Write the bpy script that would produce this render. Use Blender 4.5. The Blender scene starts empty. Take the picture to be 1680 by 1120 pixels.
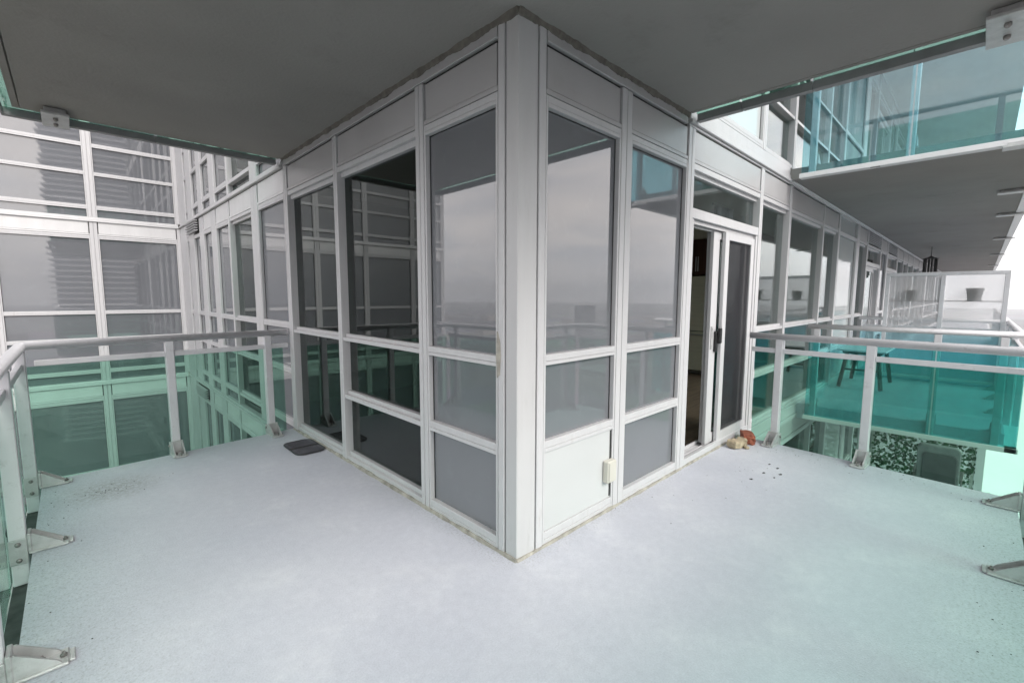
import bpy, bmesh, math, random
from mathutils import Matrix, Vector
random.seed(7)
scene = bpy.context.scene
col = scene.collection
R_ = math.radians

# ------------------------------------------------------------------ camera
cam_data = bpy.data.cameras.new('camera')
cam = bpy.data.objects.new('camera', cam_data)
col.objects.link(cam)
cam_data.sensor_fit = 'HORIZONTAL'
cam_data.sensor_width = 36.0
cam_data.lens = 744.715 / 1680 * 36
cam_data.clip_start = 0.02
cam_data.clip_end = 6000
yaw, pitch, roll = 0.770120531, -0.100419984, 0.00263395488
fw = Vector((math.sin(yaw) * math.cos(pitch), math.cos(yaw) * math.cos(pitch), math.sin(pitch)))
rt = Vector((math.cos(yaw), -math.sin(yaw), 0))
up = rt.cross(fw)
r2 = rt * math.cos(roll) + up * math.sin(roll)
u2 = -rt * math.sin(roll) + up * math.cos(roll)
m = Matrix((r2, u2, -fw)).transposed().to_4x4()
m.translation = Vector((-1.62518, -1.63572, 1.42))
cam.matrix_world = m
scene.camera = cam

# ------------------------------------------------------------------ world: hazy overcast evening sky
SUN_EL, SUN_ROT = R_(36), R_(180)
world = bpy.data.worlds.new('World')
scene.world = world
world.use_nodes = True
nt = world.node_tree
nt.nodes.clear()
out = nt.nodes.new('ShaderNodeOutputWorld')
bg = nt.nodes.new('ShaderNodeBackground')
bg.inputs['Strength'].default_value = 0.10
sky = nt.nodes.new('ShaderNodeTexSky')
sky.sky_type = 'NISHITA'
sky.sun_disc = False
sky.sun_elevation = SUN_EL
sky.sun_rotation = SUN_ROT
sky.air_density = 1.0
sky.dust_density = 3.0
tc = nt.nodes.new('ShaderNodeTexCoord')
mp = nt.nodes.new('ShaderNodeMapping')
mp.inputs['Scale'].default_value = (1.6, 1.6, 6.0)
nz = nt.nodes.new('ShaderNodeTexNoise')
nz.inputs['Scale'].default_value = 2.6
nz.inputs['Detail'].default_value = 8
nz.inputs['Roughness'].default_value = 0.58
nz.inputs['Distortion'].default_value = 0.4
cr = nt.nodes.new('ShaderNodeValToRGB')
cr.color_ramp.elements[0].position = 0.34
cr.color_ramp.elements[0].color = (7.8, 8.0, 8.8, 1)
cr.color_ramp.elements[1].position = 0.68
cr.color_ramp.elements[1].color = (14.2, 13.0, 12.3, 1)
sep = nt.nodes.new('ShaderNodeSeparateXYZ')
el = nt.nodes.new('ShaderNodeValToRGB')      # overcast sheet: pale and warm low down, greyer overhead
el.color_ramp.elements[0].position = 0.0
el.color_ramp.elements[0].color = (8.8, 9.1, 9.8, 1)
el.color_ramp.elements[1].position = 0.75
el.color_ramp.elements[1].color = (10.2, 10.4, 10.8, 1)
e2 = el.color_ramp.elements.new(0.18)
e2.color = (13.6, 12.6, 12.1, 1)
mixc = nt.nodes.new('ShaderNodeMixRGB')
mixc.blend_type = 'MIX'
mixc.inputs[0].default_value = 0.6
mixs = nt.nodes.new('ShaderNodeMixRGB')
mixs.inputs[0].default_value = 0.88
L = nt.links.new
L(tc.outputs['Generated'], mp.inputs['Vector'])
L(mp.outputs[0], nz.inputs['Vector'])
L(nz.outputs['Fac'], cr.inputs[0])
L(tc.outputs['Generated'], sep.inputs[0])
L(sep.outputs['Z'], el.inputs[0])
L(el.outputs[0], mixc.inputs[1])
L(cr.outputs[0], mixc.inputs[2])
L(sky.outputs[0], mixs.inputs[1])
L(mixc.outputs[0], mixs.inputs[2])
L(mixs.outputs[0], bg.inputs['Color'])
L(bg.outputs[0], out.inputs['Surface'])

sun_d = bpy.data.lights.new('sun', 'SUN')
sun_d.energy = 1.5
sun_d.angle = R_(26)
sun_d.color = (1.0, 0.965, 0.92)
sun = bpy.data.objects.new('sun', sun_d)
col.objects.link(sun)
sd = Vector((math.sin(SUN_ROT) * math.cos(SUN_EL), math.cos(SUN_ROT) * math.cos(SUN_EL), math.sin(SUN_EL)))
sun.rotation_euler = sd.to_track_quat('Z', 'Y').to_euler()

vs = scene.view_settings
vs.view_transform = 'Standard'
vs.look = 'None'
vs.exposure = 1.0
vs.gamma = 1.0
vs.use_curve_mapping = False
scene.cycles.max_bounces = 14
scene.cycles.transparent_max_bounces = 24
scene.cycles.transmission_bounces = 10
scene.cycles.glossy_bounces = 6
scene.cycles.caustics_reflective = False
scene.cycles.caustics_refractive = False

# ------------------------------------------------------------------ materials
def new_mat(name):
    mt = bpy.data.materials.new(name)
    mt.use_nodes = True
    n = mt.node_tree
    n.nodes.clear()
    o = n.nodes.new('ShaderNodeOutputMaterial')
    return mt, n, o

def pm(name, base, rough=0.5, metal=0.0, ior=1.5, var=0.06, scale=4.0, bump=0.0, bscale=80.0, dirt=None, dirt_amt=0.0,
       dscale=3.0, stretch=(1, 1, 1), rvar=0.0):
    """principled surface with large and small tonal variation, optional dirt patches and fine relief"""
    mt, n, o = new_mat(name)
    p = n.nodes.new('ShaderNodeBsdfPrincipled')
    p.inputs['Metallic'].default_value = metal
    p.inputs['Roughness'].default_value = rough
    p.inputs['IOR'].default_value = ior
    t = n.nodes.new('ShaderNodeNewGeometry')
    mpn = n.nodes.new('ShaderNodeMapping')
    mpn.inputs['Scale'].default_value = stretch
    n.links.new(t.outputs['Position'], mpn.inputs['Vector'])
    a = n.nodes.new('ShaderNodeTexNoise')
    a.inputs['Scale'].default_value = scale
    a.inputs['Detail'].default_value = 6
    n.links.new(mpn.outputs[0], a.inputs['Vector'])
    r = n.nodes.new('ShaderNodeValToRGB')
    r.color_ramp.elements[0].position = 0.3
    r.color_ramp.elements[1].position = 0.7
    r.color_ramp.elements[0].color = tuple(min(1, c * (1 - var)) for c in base) + (1,)
    r.color_ramp.elements[1].color = tuple(min(1, c * (1 + var)) for c in base) + (1,)
    n.links.new(a.outputs['Fac'], r.inputs[0])
    last = r.outputs[0]
    if dirt:
        d = n.nodes.new('ShaderNodeTexNoise')
        d.inputs['Scale'].default_value = dscale
        d.inputs['Detail'].default_value = 9
        d.inputs['Roughness'].default_value = 0.7
        n.links.new(mpn.outputs[0], d.inputs['Vector'])
        dr = n.nodes.new('ShaderNodeValToRGB')
        dr.color_ramp.elements[0].position = 0.56
        dr.color_ramp.elements[1].position = 0.76
        dr.color_ramp.elements[0].color = (0, 0, 0, 1)
        dr.color_ramp.elements[1].color = (dirt_amt,) * 3 + (1,)
        n.links.new(d.outputs['Fac'], dr.inputs[0])
        mx = n.nodes.new('ShaderNodeMixRGB')
        n.links.new(dr.outputs[0], mx.inputs[0])
        n.links.new(last, mx.inputs[1])
        mx.inputs[2].default_value = tuple(dirt) + (1,)
        last = mx.outputs[0]
    n.links.new(last, p.inputs['Base Color'])
    if rvar:
        mr = n.nodes.new('ShaderNodeMapRange')
        mr.inputs['To Min'].default_value = max(0, rough - rvar)
        mr.inputs['To Max'].default_value = rough + rvar
        n.links.new(a.outputs['Fac'], mr.inputs['Value'])
        n.links.new(mr.outputs[0], p.inputs['Roughness'])
    if bump:
        b = n.nodes.new('ShaderNodeTexNoise')
        b.inputs['Scale'].default_value = bscale
        b.inputs['Detail'].default_value = 4
        n.links.new(mpn.outputs[0], b.inputs['Vector'])
        bn = n.nodes.new('ShaderNodeBump')
        bn.inputs['Strength'].default_value = bump
        bn.inputs['Distance'].default_value = 0.01
        n.links.new(b.outputs['Fac'], bn.inputs['Height'])
        n.links.new(bn.outputs[0], p.inputs['Normal'])
    n.links.new(p.outputs[0], o.inputs['Surface'])
    return mt

def glass(name, tint, ior=1.5, rough=0.0, haze=0.0, hazec=(0.6, 0.65, 0.65), refl=(1, 1, 1)):
    """sheet of tinted glass: clear transmission, mirror reflection by angle, a thin film of dust, a painted glow on teal sheets"""
    mt, n, o = new_mat(name)
    tr = n.nodes.new('ShaderNodeBsdfTransparent')
    tr.inputs['Color'].default_value = tuple(tint) + (1,)
    gl = n.nodes.new('ShaderNodeBsdfGlossy')
    gl.inputs['Color'].default_value = tuple(refl) + (1,)
    gl.inputs['Roughness'].default_value = rough
    # reflectance by angle (Schlick), the same from either face of the sheet
    f0 = ((ior - 1) / (ior + 1)) ** 2
    lw = n.nodes.new('ShaderNodeLayerWeight')
    lw.inputs['Blend'].default_value = 0.5
    pw = n.nodes.new('ShaderNodeMath')
    pw.operation = 'POWER'
    pw.inputs[1].default_value = 5.0
    n.links.new(lw.outputs['Facing'], pw.inputs[0])
    fr = n.nodes.new('ShaderNodeMath')
    fr.operation = 'MULTIPLY_ADD'
    fr.inputs[1].default_value = 1 - f0
    fr.inputs[2].default_value = f0
    n.links.new(pw.outputs[0], fr.inputs[0])
    mx = n.nodes.new('ShaderNodeMixShader')
    n.links.new(fr.outputs[0], mx.inputs[0])
    if haze > 0:
        df = n.nodes.new('ShaderNodeBsdfDiffuse')
        df.inputs['Color'].default_value = tuple(hazec) + (1,)
        g = n.nodes.new('ShaderNodeNewGeometry')
        ns = n.nodes.new('ShaderNodeTexNoise')
        ns.inputs['Scale'].default_value = 5.0
        ns.inputs['Detail'].default_value = 10
        ns.inputs['Roughness'].default_value = 0.72
        n.links.new(g.outputs['Position'], ns.inputs['Vector'])
        mr = n.nodes.new('ShaderNodeMapRange')
        mr.inputs['From Min'].default_value = 0.35
        mr.inputs['From Max'].default_value = 0.75
        mr.inputs['To Min'].default_value = haze * 0.3
        mr.inputs['To Max'].default_value = haze * 1.7
        n.links.new(ns.outputs['Fac'], mr.inputs['Value'])
        m2 = n.nodes.new('ShaderNodeMixShader')
        n.links.new(mr.outputs[0], m2.inputs[0])
        n.links.new(tr.outputs[0], m2.inputs[1])
        n.links.new(df.outputs[0], m2.inputs[2])
        n.links.new(m2.outputs[0], mx.inputs[1])
    else:
        n.links.new(tr.outputs[0], mx.inputs[1])
    n.links.new(gl.outputs[0], mx.inputs[2])
    n.links.new(mx.outputs[0], o.inputs['Surface'])
    return mt

M = {}
M['paint'] = pm('painted aluminium', (0.545, 0.54, 0.55), 0.36, var=0.04, scale=3, dirt=(0.33, 0.31, 0.28), dirt_amt=0.5, dscale=3, stretch=(6, 6, 1.0))
M['column'] = pm('painted column cover', (0.515, 0.51, 0.515), 0.36, var=0.03, scale=2, dirt=(0.33, 0.32, 0.30), dirt_amt=0.35, dscale=3, stretch=(6, 6, 1.0))
M['metal_lit'] = pm('metal panel lit tone', (0.64, 0.635, 0.64), 0.36, var=0.05, scale=1.5, dirt=(0.4, 0.39, 0.38), dirt_amt=0.35, dscale=3, stretch=(5, 5, 1.0))  # same metal as the panels, colour raised for light outside the soffit
M['panel'] = pm('metal panel', (0.46, 0.45, 0.455), 0.34, metal=0.1, var=0.06, scale=1.6, dirt=(0.36, 0.35, 0.33), dirt_amt=0.3, dscale=5)  # same metal, colour lowered to put soffit shade into it
M['whitepanel'] = pm('white service panel', (0.53, 0.54, 0.54), 0.45, var=0.025, scale=2)
M['spandrel'] = pm('grey back painted glass', (0.152, 0.159, 0.173), 0.02, ior=2.2, var=0.05, scale=1.2, dirt=(0.21, 0.22, 0.24), dirt_amt=0.3,
                   dscale=7, rvar=0.012)
M['spandrel_skytone'] = pm('back painted glass sky tone', (0.50, 0.53, 0.53), 0.05, ior=1.8, var=0.03, scale=1.2)  # grey spandrel glass with the sky reflection painted into its colour
M['vision'] = glass('window glass', (0.72, 0.77, 0.755), 2.1, 0.0, 0.004, (0.4, 0.42, 0.42), (0.93, 0.97, 0.97))
M['vision_dark'] = glass('dark window glass', (0.31, 0.365, 0.35), 1.66, 0.0, 0.003, (0.4, 0.42, 0.42), (0.93, 0.97, 0.97))
M['teal_low'] = glass('teal railing glass, clean', (0.58, 0.90, 0.905), 1.5, 0.0, 0.06, (0.13, 0.53, 0.55))  # same glass as the upper railing, tint and film brightened in place of light
M['dusty'] = glass('dusty transom glass', (0.7, 0.76, 0.75), 1.75, 0.0, 0.05, (0.42, 0.46, 0.48))
M['green'] = glass('green railing glass', (0.60, 0.785, 0.715), 1.32, 0.0, 0.004, (0.45, 0.62, 0.56))
M['teal'] = glass('teal railing glass', (0.66, 0.86, 0.895), 1.7, 0.0, 0.06, (0.30, 0.54, 0.59))
M['gasket'] = pm('black gasket', (0.018, 0.018, 0.019), 0.6)
M['gap_shade'] = pm('dark gap shade', (0.06, 0.062, 0.06), 0.8, var=0.4, scale=14)  # dark tone stands in for shade in the gap at the slab edge
M['caulk'] = pm('weathered caulking', (0.34, 0.32, 0.28), 0.8, var=0.35, scale=14, bump=0.5, bscale=60, dirt=(0.08, 0.07, 0.055), dirt_amt=0.9, dscale=12)
M['soffit_caulk'] = pm('stained soffit sealant', (0.15, 0.138, 0.12), 0.85, var=0.25, scale=25, bump=0.5, bscale=80, dirt=(0.05, 0.04, 0.03), dirt_amt=0.8, dscale=22)
M['rail'] = pm('silver railing paint', (0.66, 0.655, 0.675), 0.36, metal=0.0, var=0.05, scale=6, dirt=(0.26, 0.24, 0.23), dirt_amt=0.5, dscale=16)
M['channel'] = pm('shade toned glazing channel', (0.24, 0.24, 0.245), 0.5, var=0.15, scale=6)  # channel colour darkened to carry the shade under the slab overhead
M['cast'] = pm('cast aluminium bracket', (0.52, 0.52, 0.52), 0.42, metal=0.35, var=0.12, scale=16, bump=0.2, bscale=140, dirt=(0.2, 0.19, 0.17), dirt_amt=0.5, dscale=20)
M['bolt'] = pm('dull steel bolt', (0.26, 0.25, 0.24), 0.4, metal=0.8, var=0.2, scale=40)
M['concrete'] = pm('painted concrete slab edge', (0.40, 0.40, 0.40), 0.85, var=0.15, scale=3, bump=0.3, bscale=30)
M['trim'] = pm('white drip edge', (0.78, 0.78, 0.79), 0.45, var=0.04)
M['stainless'] = pm('stainless steel', (0.74, 0.71, 0.58), 0.4, metal=0.0, var=0.05, scale=2, stretch=(1, 1, 12))
M['cabinet'] = pm('dark brown cabinet', (0.07, 0.026, 0.018), 0.35, var=0.35, scale=2, stretch=(6, 6, 0.6))
M['wood'] = pm('brown plank floor', (0.26, 0.185, 0.135), 0.35, var=0.3, scale=3, stretch=(0.7, 8, 1))
M['inside'] = pm('interior wall paint', (0.46, 0.445, 0.40), 0.8, var=0.03)
M['ceilpaint'] = pm('interior ceiling paint', (0.74, 0.71, 0.62), 0.8, var=0.03)
M['drape'] = pm('dark grey curtain cloth', (0.10, 0.10, 0.11), 0.9, var=0.25, scale=6, stretch=(8, 8, 0.3))
M['black'] = pm('black plastic', (0.015, 0.015, 0.016), 0.4)
M['rubber'] = pm('grey rubber mat', (0.085, 0.085, 0.10), 0.7, var=0.2, scale=12, bump=0.3, bscale=120)
M['redbrick'] = pm('red brick', (0.28, 0.085, 0.05), 0.9, var=0.3, scale=25, bump=0.7, bscale=60, dirt=(0.3, 0.22, 0.17), dirt_amt=0.6, dscale=18)
M['tanstone'] = pm('tan stone', (0.40, 0.33, 0.23), 0.9, var=0.25, scale=20, bump=0.6, bscale=50, dirt=(0.16, 0.11, 0.07), dirt_amt=0.7, dscale=14)
M['crumb'] = pm('dark crumbs', (0.03, 0.028, 0.026), 0.9)
M['ivory'] = pm('ivory plastic', (0.56, 0.545, 0.485), 0.45, var=0.03)
M['pot'] = pm('dark plastic pot', (0.02, 0.03, 0.03), 0.5, var=0.15)
M['tabletop'] = pm('pale table top', (0.48, 0.50, 0.50), 0.3, var=0.05)
M['ivy'] = pm('ivy leaf', (0.04, 0.115, 0.05), 0.5, var=0.5, scale=5)
M['lattice'] = pm('pale lattice wood', (0.50, 0.52, 0.48), 0.7, var=0.15, scale=8)
M['sling'] = pm('grey woven sling', (0.085, 0.09, 0.09), 0.75, var=0.18, scale=7, bump=0.3, bscale=90)
M['cushion'] = pm('pale grey chair cover', (0.22, 0.235, 0.23), 0.6, var=0.18, scale=9, bump=0.5, bscale=25)
M['tower'] = pm('tower concrete', (0.62, 0.61, 0.61), 0.8, var=0.1, scale=0.05)
M['tower_dark'] = pm('tower window band', (0.075, 0.085, 0.105), 0.3, var=0.2, scale=0.1)
M['roofgrey'] = pm('flat roof', (0.26, 0.25, 0.25), 0.9, var=0.25, scale=0.02)
M['whiteroof'] = pm('white stand-in roof', (0.78, 0.78, 0.78), 0.8, var=0.05, scale=0.03)  # white stands in for overexposed ground far below
M['citywall'] = pm('city building wall', (0.34, 0.31, 0.29), 0.9, var=0.3, scale=0.01)

# floor: elastomeric coating, fine pimpled relief, scuffs and grit collecting by the edges
def floor_mat():
    mt, n, o = new_mat('pale blue grey deck coating')
    p = n.nodes.new('ShaderNodeBsdfPrincipled')
    p.inputs['Roughness'].default_value = 0.62
    g = n.nodes.new('ShaderNodeNewGeometry')
    def noise(sc, det=6, ro=0.55):
        x = n.nodes.new('ShaderNodeTexNoise')
        x.inputs['Scale'].default_value = sc
        x.inputs['Detail'].default_value = det
        x.inputs['Roughness'].default_value = ro
        n.links.new(g.outputs['Position'], x.inputs['Vector'])
        return x
    def ramp(src, a, b, ca, cb):
        x = n.nodes.new('ShaderNodeValToRGB')
        x.color_ramp.elements[0].position = a
        x.color_ramp.elements[1].position = b
        x.color_ramp.elements[0].color = ca + (1,)
        x.color_ramp.elements[1].color = cb + (1,)
        n.links.new(src, x.inputs[0])
        return x.outputs[0]
    def mix(f, a, b, mode='MIX'):
        x = n.nodes.new('ShaderNodeMixRGB')
        x.blend_type = mode
        for s, i in ((f, 0), (a, 1), (b, 2)):
            if hasattr(s, 'links'):
                n.links.new(s, x.inputs[i])
            else:
                x.inputs[i].default_value = s if i == 0 else tuple(s) + (1,)
        return x.outputs[0]
    base = ramp(noise(1.1, 8, 0.6).outputs['Fac'], 0.3, 0.7, (0.50, 0.515, 0.575), (0.57, 0.58, 0.63))
    fine = mix(1.0, ramp(noise(140, 4, 0.7).outputs['Fac'], 0.3, 0.7, (0.90, 0.90, 0.90), (1.07, 1.07, 1.07)), ramp(noise(22, 8, 0.7).outputs['Fac'], 0.3, 0.7, (0.93, 0.93, 0.94), (1.05, 1.05, 1.05)), 'MULTIPLY')
    base = mix(1.0, base, fine, 'MULTIPLY')
    scuff = ramp(noise(2.3, 12, 0.78).outputs['Fac'], 0.53, 0.68, (0, 0, 0), (0.42, 0.42, 0.42))
    grime = ramp(noise(1.7, 11, 0.72).outputs['Fac'], 0.54, 0.74, (0, 0, 0), (0.13, 0.13, 0.13))
    base = mix(grime, base, (0.40, 0.41, 0.43))
    base = mix(scuff, base, (0.69, 0.70, 0.73))
    # grit grains, denser near the slab edges
    sp = n.nodes.new('ShaderNodeSeparateXYZ')
    n.links.new(g.outputs['Position'], sp.inputs[0])
    def mr(src, a, b):
        x = n.nodes.new('ShaderNodeMapRange')
        x.inputs['From Min'].default_value = a
        x.inputs['From Max'].default_value = b
        n.links.new(src, x.inputs['Value'])
        return x.outputs[0]
    def mx(a, b):
        x = n.nodes.new('ShaderNodeMath')
        x.operation = 'MAXIMUM'
        n.links.new(a, x.inputs[0])
        n.links.new(b, x.inputs[1])
        return x.outputs[0]
    edge = mx(mx(mr(sp.outputs['X'], -1.15, -1.95), mr(sp.outputs['Y'], -1.35, -1.95)), mx(mr(sp.outputs['X'], 2.6, 3.4), mr(sp.outputs['Y'], 2.9, 3.6)))
    dv = n.nodes.new('ShaderNodeVectorMath')
    dv.operation = 'DISTANCE'
    n.links.new(g.outputs['Position'], dv.inputs[0])
    dv.inputs[1].default_value = (-1.50, 2.72, 0)
    pool = mr(dv.outputs['Value'], 0.34, 0.10)
    edge = mx(edge, pool)
    # dirt and painted contact darkening along the foot of the walls
    def mul(a, b):
        x = n.nodes.new('ShaderNodeMath')
        x.operation = 'MULTIPLY'
        n.links.new(a, x.inputs[0])
        n.links.new(b, x.inputs[1])
        return x.outputs[0]
    foot_l = mul(mr(sp.outputs['X'], -0.16, 0.0), mr(sp.outputs['Y'], -0.05, 0.0))
    foot_r = mul(mr(sp.outputs['Y'], -0.14, 0.0), mr(sp.outputs['X'], -0.05, 0.0))
    edge = mx(edge, mx(foot_l, foot_r))
    gr = noise(75, 5, 0.75).outputs['Fac']
    mm = n.nodes.new('ShaderNodeMath')
    mm.operation = 'MULTIPLY'
    n.links.new(edge, mm.inputs[0])
    n.links.new(ramp(gr, 0.50, 0.66, (0, 0, 0), (0.7, 0.7, 0.7)), mm.inputs[1])
    base = mix(mm.outputs[0], base, (0.20, 0.20, 0.19))
    spot = mul(pool, ramp(noise(34, 8, 0.8).outputs['Fac'], 0.44, 0.60, (0, 0, 0), (0.8, 0.8, 0.8)))
    base = mix(spot, base, (0.25, 0.245, 0.235))
    n.links.new(base, p.inputs['Base Color'])
    bn = n.nodes.new('ShaderNodeBump')
    bn.inputs['Strength'].default_value = 0.35
    bn.inputs['Distance'].default_value = 0.006
    n.links.new(noise(120, 5).outputs['Fac'], bn.inputs['Height'])
    n.links.new(bn.outputs[0], p.inputs['Normal'])
    n.links.new(p.outputs[0], o.inputs['Surface'])
    return mt
M['floor'] = floor_mat()
M['soffit_lit'] = pm('painted soffit lit tone', (0.58, 0.58, 0.58), 0.85, var=0.05, scale=1.5)  # soffit colour raised to put more light on the upper ceiling
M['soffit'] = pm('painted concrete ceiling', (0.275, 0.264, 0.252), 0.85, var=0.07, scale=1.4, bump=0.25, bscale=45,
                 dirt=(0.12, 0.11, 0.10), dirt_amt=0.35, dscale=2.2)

def frosted():
    mt, n, o = new_mat('frosted screen glass')
    a = n.nodes.new('ShaderNodeBsdfTranslucent')
    a.inputs['Color'].default_value = (0.93, 0.93, 0.93, 1)
    d = n.nodes.new('ShaderNodeBsdfDiffuse')
    d.inputs['Color'].default_value = (0.7, 0.7, 0.7, 1)
    t = n.nodes.new('ShaderNodeBsdfTransparent')
    m1 = n.nodes.new('ShaderNodeMixShader')
    m1.inputs[0].default_value = 0.08
    m2 = n.nodes.new('ShaderNodeMixShader')
    m2.inputs[0].default_value = 0.62
    n.links.new(a.outputs[0], m1.inputs[1])
    n.links.new(d.outputs[0], m1.inputs[2])
    n.links.new(m1.outputs[0], m2.inputs[1])
    n.links.new(t.outputs[0], m2.inputs[2])
    n.links.new(m2.outputs[0], o.inputs['Surface'])
    return mt
M['frosted'] = frosted()

def mesh_screen():
    mt, n, o = new_mat('insect screen mesh')
    t = n.nodes.new('ShaderNodeBsdfTransparent')
    d = n.nodes.new('ShaderNodeBsdfDiffuse')
    d.inputs['Color'].default_value = (0.05, 0.05, 0.055, 1)
    m1 = n.nodes.new('ShaderNodeMixShader')
    m1.inputs[0].default_value = 0.45
    n.links.new(t.outputs[0], m1.inputs[1])
    n.links.new(d.outputs[0], m1.inputs[2])
    n.links.new(m1.outputs[0], o.inputs['Surface'])
    return mt
M['screen'] = mesh_screen()

def ground_mat():
    mt, n, o = new_mat('distant city ground')
    p = n.nodes.new('ShaderNodeBsdfPrincipled')
    p.inputs['Roughness'].default_value = 0.95
    g = n.nodes.new('ShaderNodeNewGeometry')
    v = n.nodes.new('ShaderNodeTexVoronoi')
    v.inputs['Scale'].default_value = 0.012
    n.links.new(g.outputs['Position'], v.inputs['Vector'])
    s = n.nodes.new('ShaderNodeTexNoise')
    s.inputs['Scale'].default_value = 0.004
    s.inputs['Detail'].default_value = 9
    n.links.new(g.outputs['Position'], s.inputs['Vector'])
    r1 = n.nodes.new('ShaderNodeValToRGB')
    r1.color_ramp.elements[0].position = 0.40
    r1.color_ramp.elements[1].position = 0.62
    r1.color_ramp.elements[0].color = (0.10, 0.105, 0.11, 1)
    r1.color_ramp.elements[1].color = (0.21, 0.215, 0.22, 1)
    n.links.new(s.outputs['Fac'], r1.inputs[0])
    mx = n.nodes.new('ShaderNodeMixRGB')
    mx.blend_type = 'MULTIPLY'
    mx.inputs[0].default_value = 0.35
    n.links.new(r1.outputs[0], mx.inputs[1])
    n.links.new(v.outputs['Color'], mx.inputs[2])
    n.links.new(mx.outputs[0], p.inputs['Base Color'])
    n.links.new(p.outputs[0], o.inputs['Surface'])
    return mt
M['ground'] = ground_mat()

# ------------------------------------------------------------------ mesh helpers
def ident(u, d, z):
    return (u, d, z)

class MB:
    """collects boxes, tubes and prisms and links them as one mesh object"""
    def __init__(s, T=ident):
        s.v, s.f, s.T = [], [], T
    def add(s, vs_, fs_):
        o = len(s.v)
        s.v += [s.T(*p) for p in vs_]
        s.f += [tuple(i + o for i in f) for f in fs_]
    def box(s, a0, a1, b0, b1, c0, c1, ch=0.0):
        lo, hi = (min(a0, a1), min(b0, b1), min(c0, c1)), (max(a0, a1), max(b0, b1), max(c0, c1))
        ch = min(ch, *[(hi[i] - lo[i]) * 0.4 for i in range(3)])
        if ch <= 0:
            vs_ = [(x, y, z) for x in (lo[0], hi[0]) for y in (lo[1], hi[1]) for z in (lo[2], hi[2])]
            s.add(vs_, [(0, 1, 3, 2), (4, 6, 7, 5), (0, 4, 5, 1), (2, 3, 7, 6), (0, 2, 6, 4), (1, 5, 7, 3)])
            return s
        vs_, idx = [], {}
        for i in (0, 1):
            for j in (0, 1):
                for k in (0, 1):
                    c = [(lo, hi)[i][0], (lo, hi)[j][1], (lo, hi)[k][2]]
                    sg = (1 - 2 * i, 1 - 2 * j, 1 - 2 * k)
                    for ax in range(3):          # vertex lying on the face across axis ax
                        p = list(c)
                        for q in range(3):
                            if q != ax:
                                p[q] += sg[q] * ch
                        idx[(i, j, k, ax)] = len(vs_)
                        vs_.append(tuple(p))
        fs_ = []
        for i in (0, 1):
            fs_.append([idx[(i, 0, 0, 0)], idx[(i, 1, 0, 0)], idx[(i, 1, 1, 0)], idx[(i, 0, 1, 0)]])
            fs_.append([idx[(0, i, 0, 1)], idx[(1, i, 0, 1)], idx[(1, i, 1, 1)], idx[(0, i, 1, 1)]])
            fs_.append([idx[(0, 0, i, 2)], idx[(1, 0, i, 2)], idx[(1, 1, i, 2)], idx[(0, 1, i, 2)]])
            for j in (0, 1):
                fs_.append([idx[(i, j, 0, 0)], idx[(i, j, 1, 0)], idx[(i, j, 1, 1)], idx[(i, j, 0, 1)]])
                fs_.append([idx[(i, 0, j, 0)], idx[(i, 1, j, 0)], idx[(i, 1, j, 2)], idx[(i, 0, j, 2)]])
                fs_.append([idx[(0, i, j, 1)], idx[(1, i, j, 1)], idx[(1, i, j, 2)], idx[(0, i, j, 2)]])
                for k in (0, 1):
                    fs_.append([idx[(i, j, k, 0)], idx[(i, j, k, 1)], idx[(i, j, k, 2)]])
        s.add(vs_, fs_)
        return s
    def prism(s, poly, z0, z1):
        n = len(poly)
        s.add([(x, y, z0) for x, y in poly] + [(x, y, z1) for x, y in poly],
              [tuple(range(n)), tuple(range(n, 2 * n))] + [(i, (i + 1) % n, n + (i + 1) % n, n + i) for i in range(n)])
        return s
    def tube(s, pts, r, n=10, ry=None, cap=True):
        """swept tube along points; ry is the vertical radius (flattened handrail), corners mitred"""
        pts = [Vector(p) for p in pts]
        ry = ry or r
        rings = []
        for i, p in enumerate(pts):
            a = (p - pts[i - 1]).normalized() if i else None
            b = (pts[i + 1] - p).normalized() if i < len(pts) - 1 else None
            d = ((a or b) + (b or a)).normalized()
            k = 1.0
            if a and b:
                k = 1 / max(0.3, math.sqrt((1 + a.dot(b)) / 2))
            ref = Vector((0, 0, 1)) if abs(d.z) < 0.9 else Vector((1, 0, 0))
            side = d.cross(ref).normalized()
            u = side.cross(d).normalized()
            rings.append([tuple(p + side * math.cos(t) * r * k + u * math.sin(t) * ry) for t in [2 * math.pi * j / n for j in range(n)]])
        vs_ = [v for rg in rings for v in rg]
        fs_ = []
        for i in range(len(rings) - 1):
            for j in range(n):
                fs_.append((i * n + j, i * n + (j + 1) % n, (i + 1) * n + (j + 1) % n, (i + 1) * n + j))
        if cap:
            fs_ += [tuple(range(n)), tuple(range((len(rings) - 1) * n, len(rings) * n))]
        s.add(vs_, fs_)
        return s
    def lathe(s, c, prof, n=16):
        vs_, fs_ = [], []
        for r, z in prof:
            vs_ += [(c[0] + r * math.cos(2 * math.pi * j / n), c[1] + r * math.sin(2 * math.pi * j / n), c[2] + z) for j in range(n)]
        for i in range(len(prof) - 1):
            for j in range(n):
                fs_.append((i * n + j, i * n + (j + 1) % n, (i + 1) * n + (j + 1) % n, (i + 1) * n + j))
        fs_ += [tuple(range(n)), tuple(range((len(prof) - 1) * n, len(prof) * n))]
        s.add(vs_, fs_)
        return s
    def mesh(s, name, mat, smooth=False):
        me = bpy.data.meshes.new(name)
        me.from_pydata(s.v, [], s.f)
        bm = bmesh.new()
        bm.from_mesh(me)
        bmesh.ops.recalc_face_normals(bm, faces=bm.faces)
        bm.to_mesh(me)
        bm.free()
        me.materials.append(M[mat])
        if smooth:
            for p in me.polygons:
                p.use_smooth = True
        return me
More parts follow.
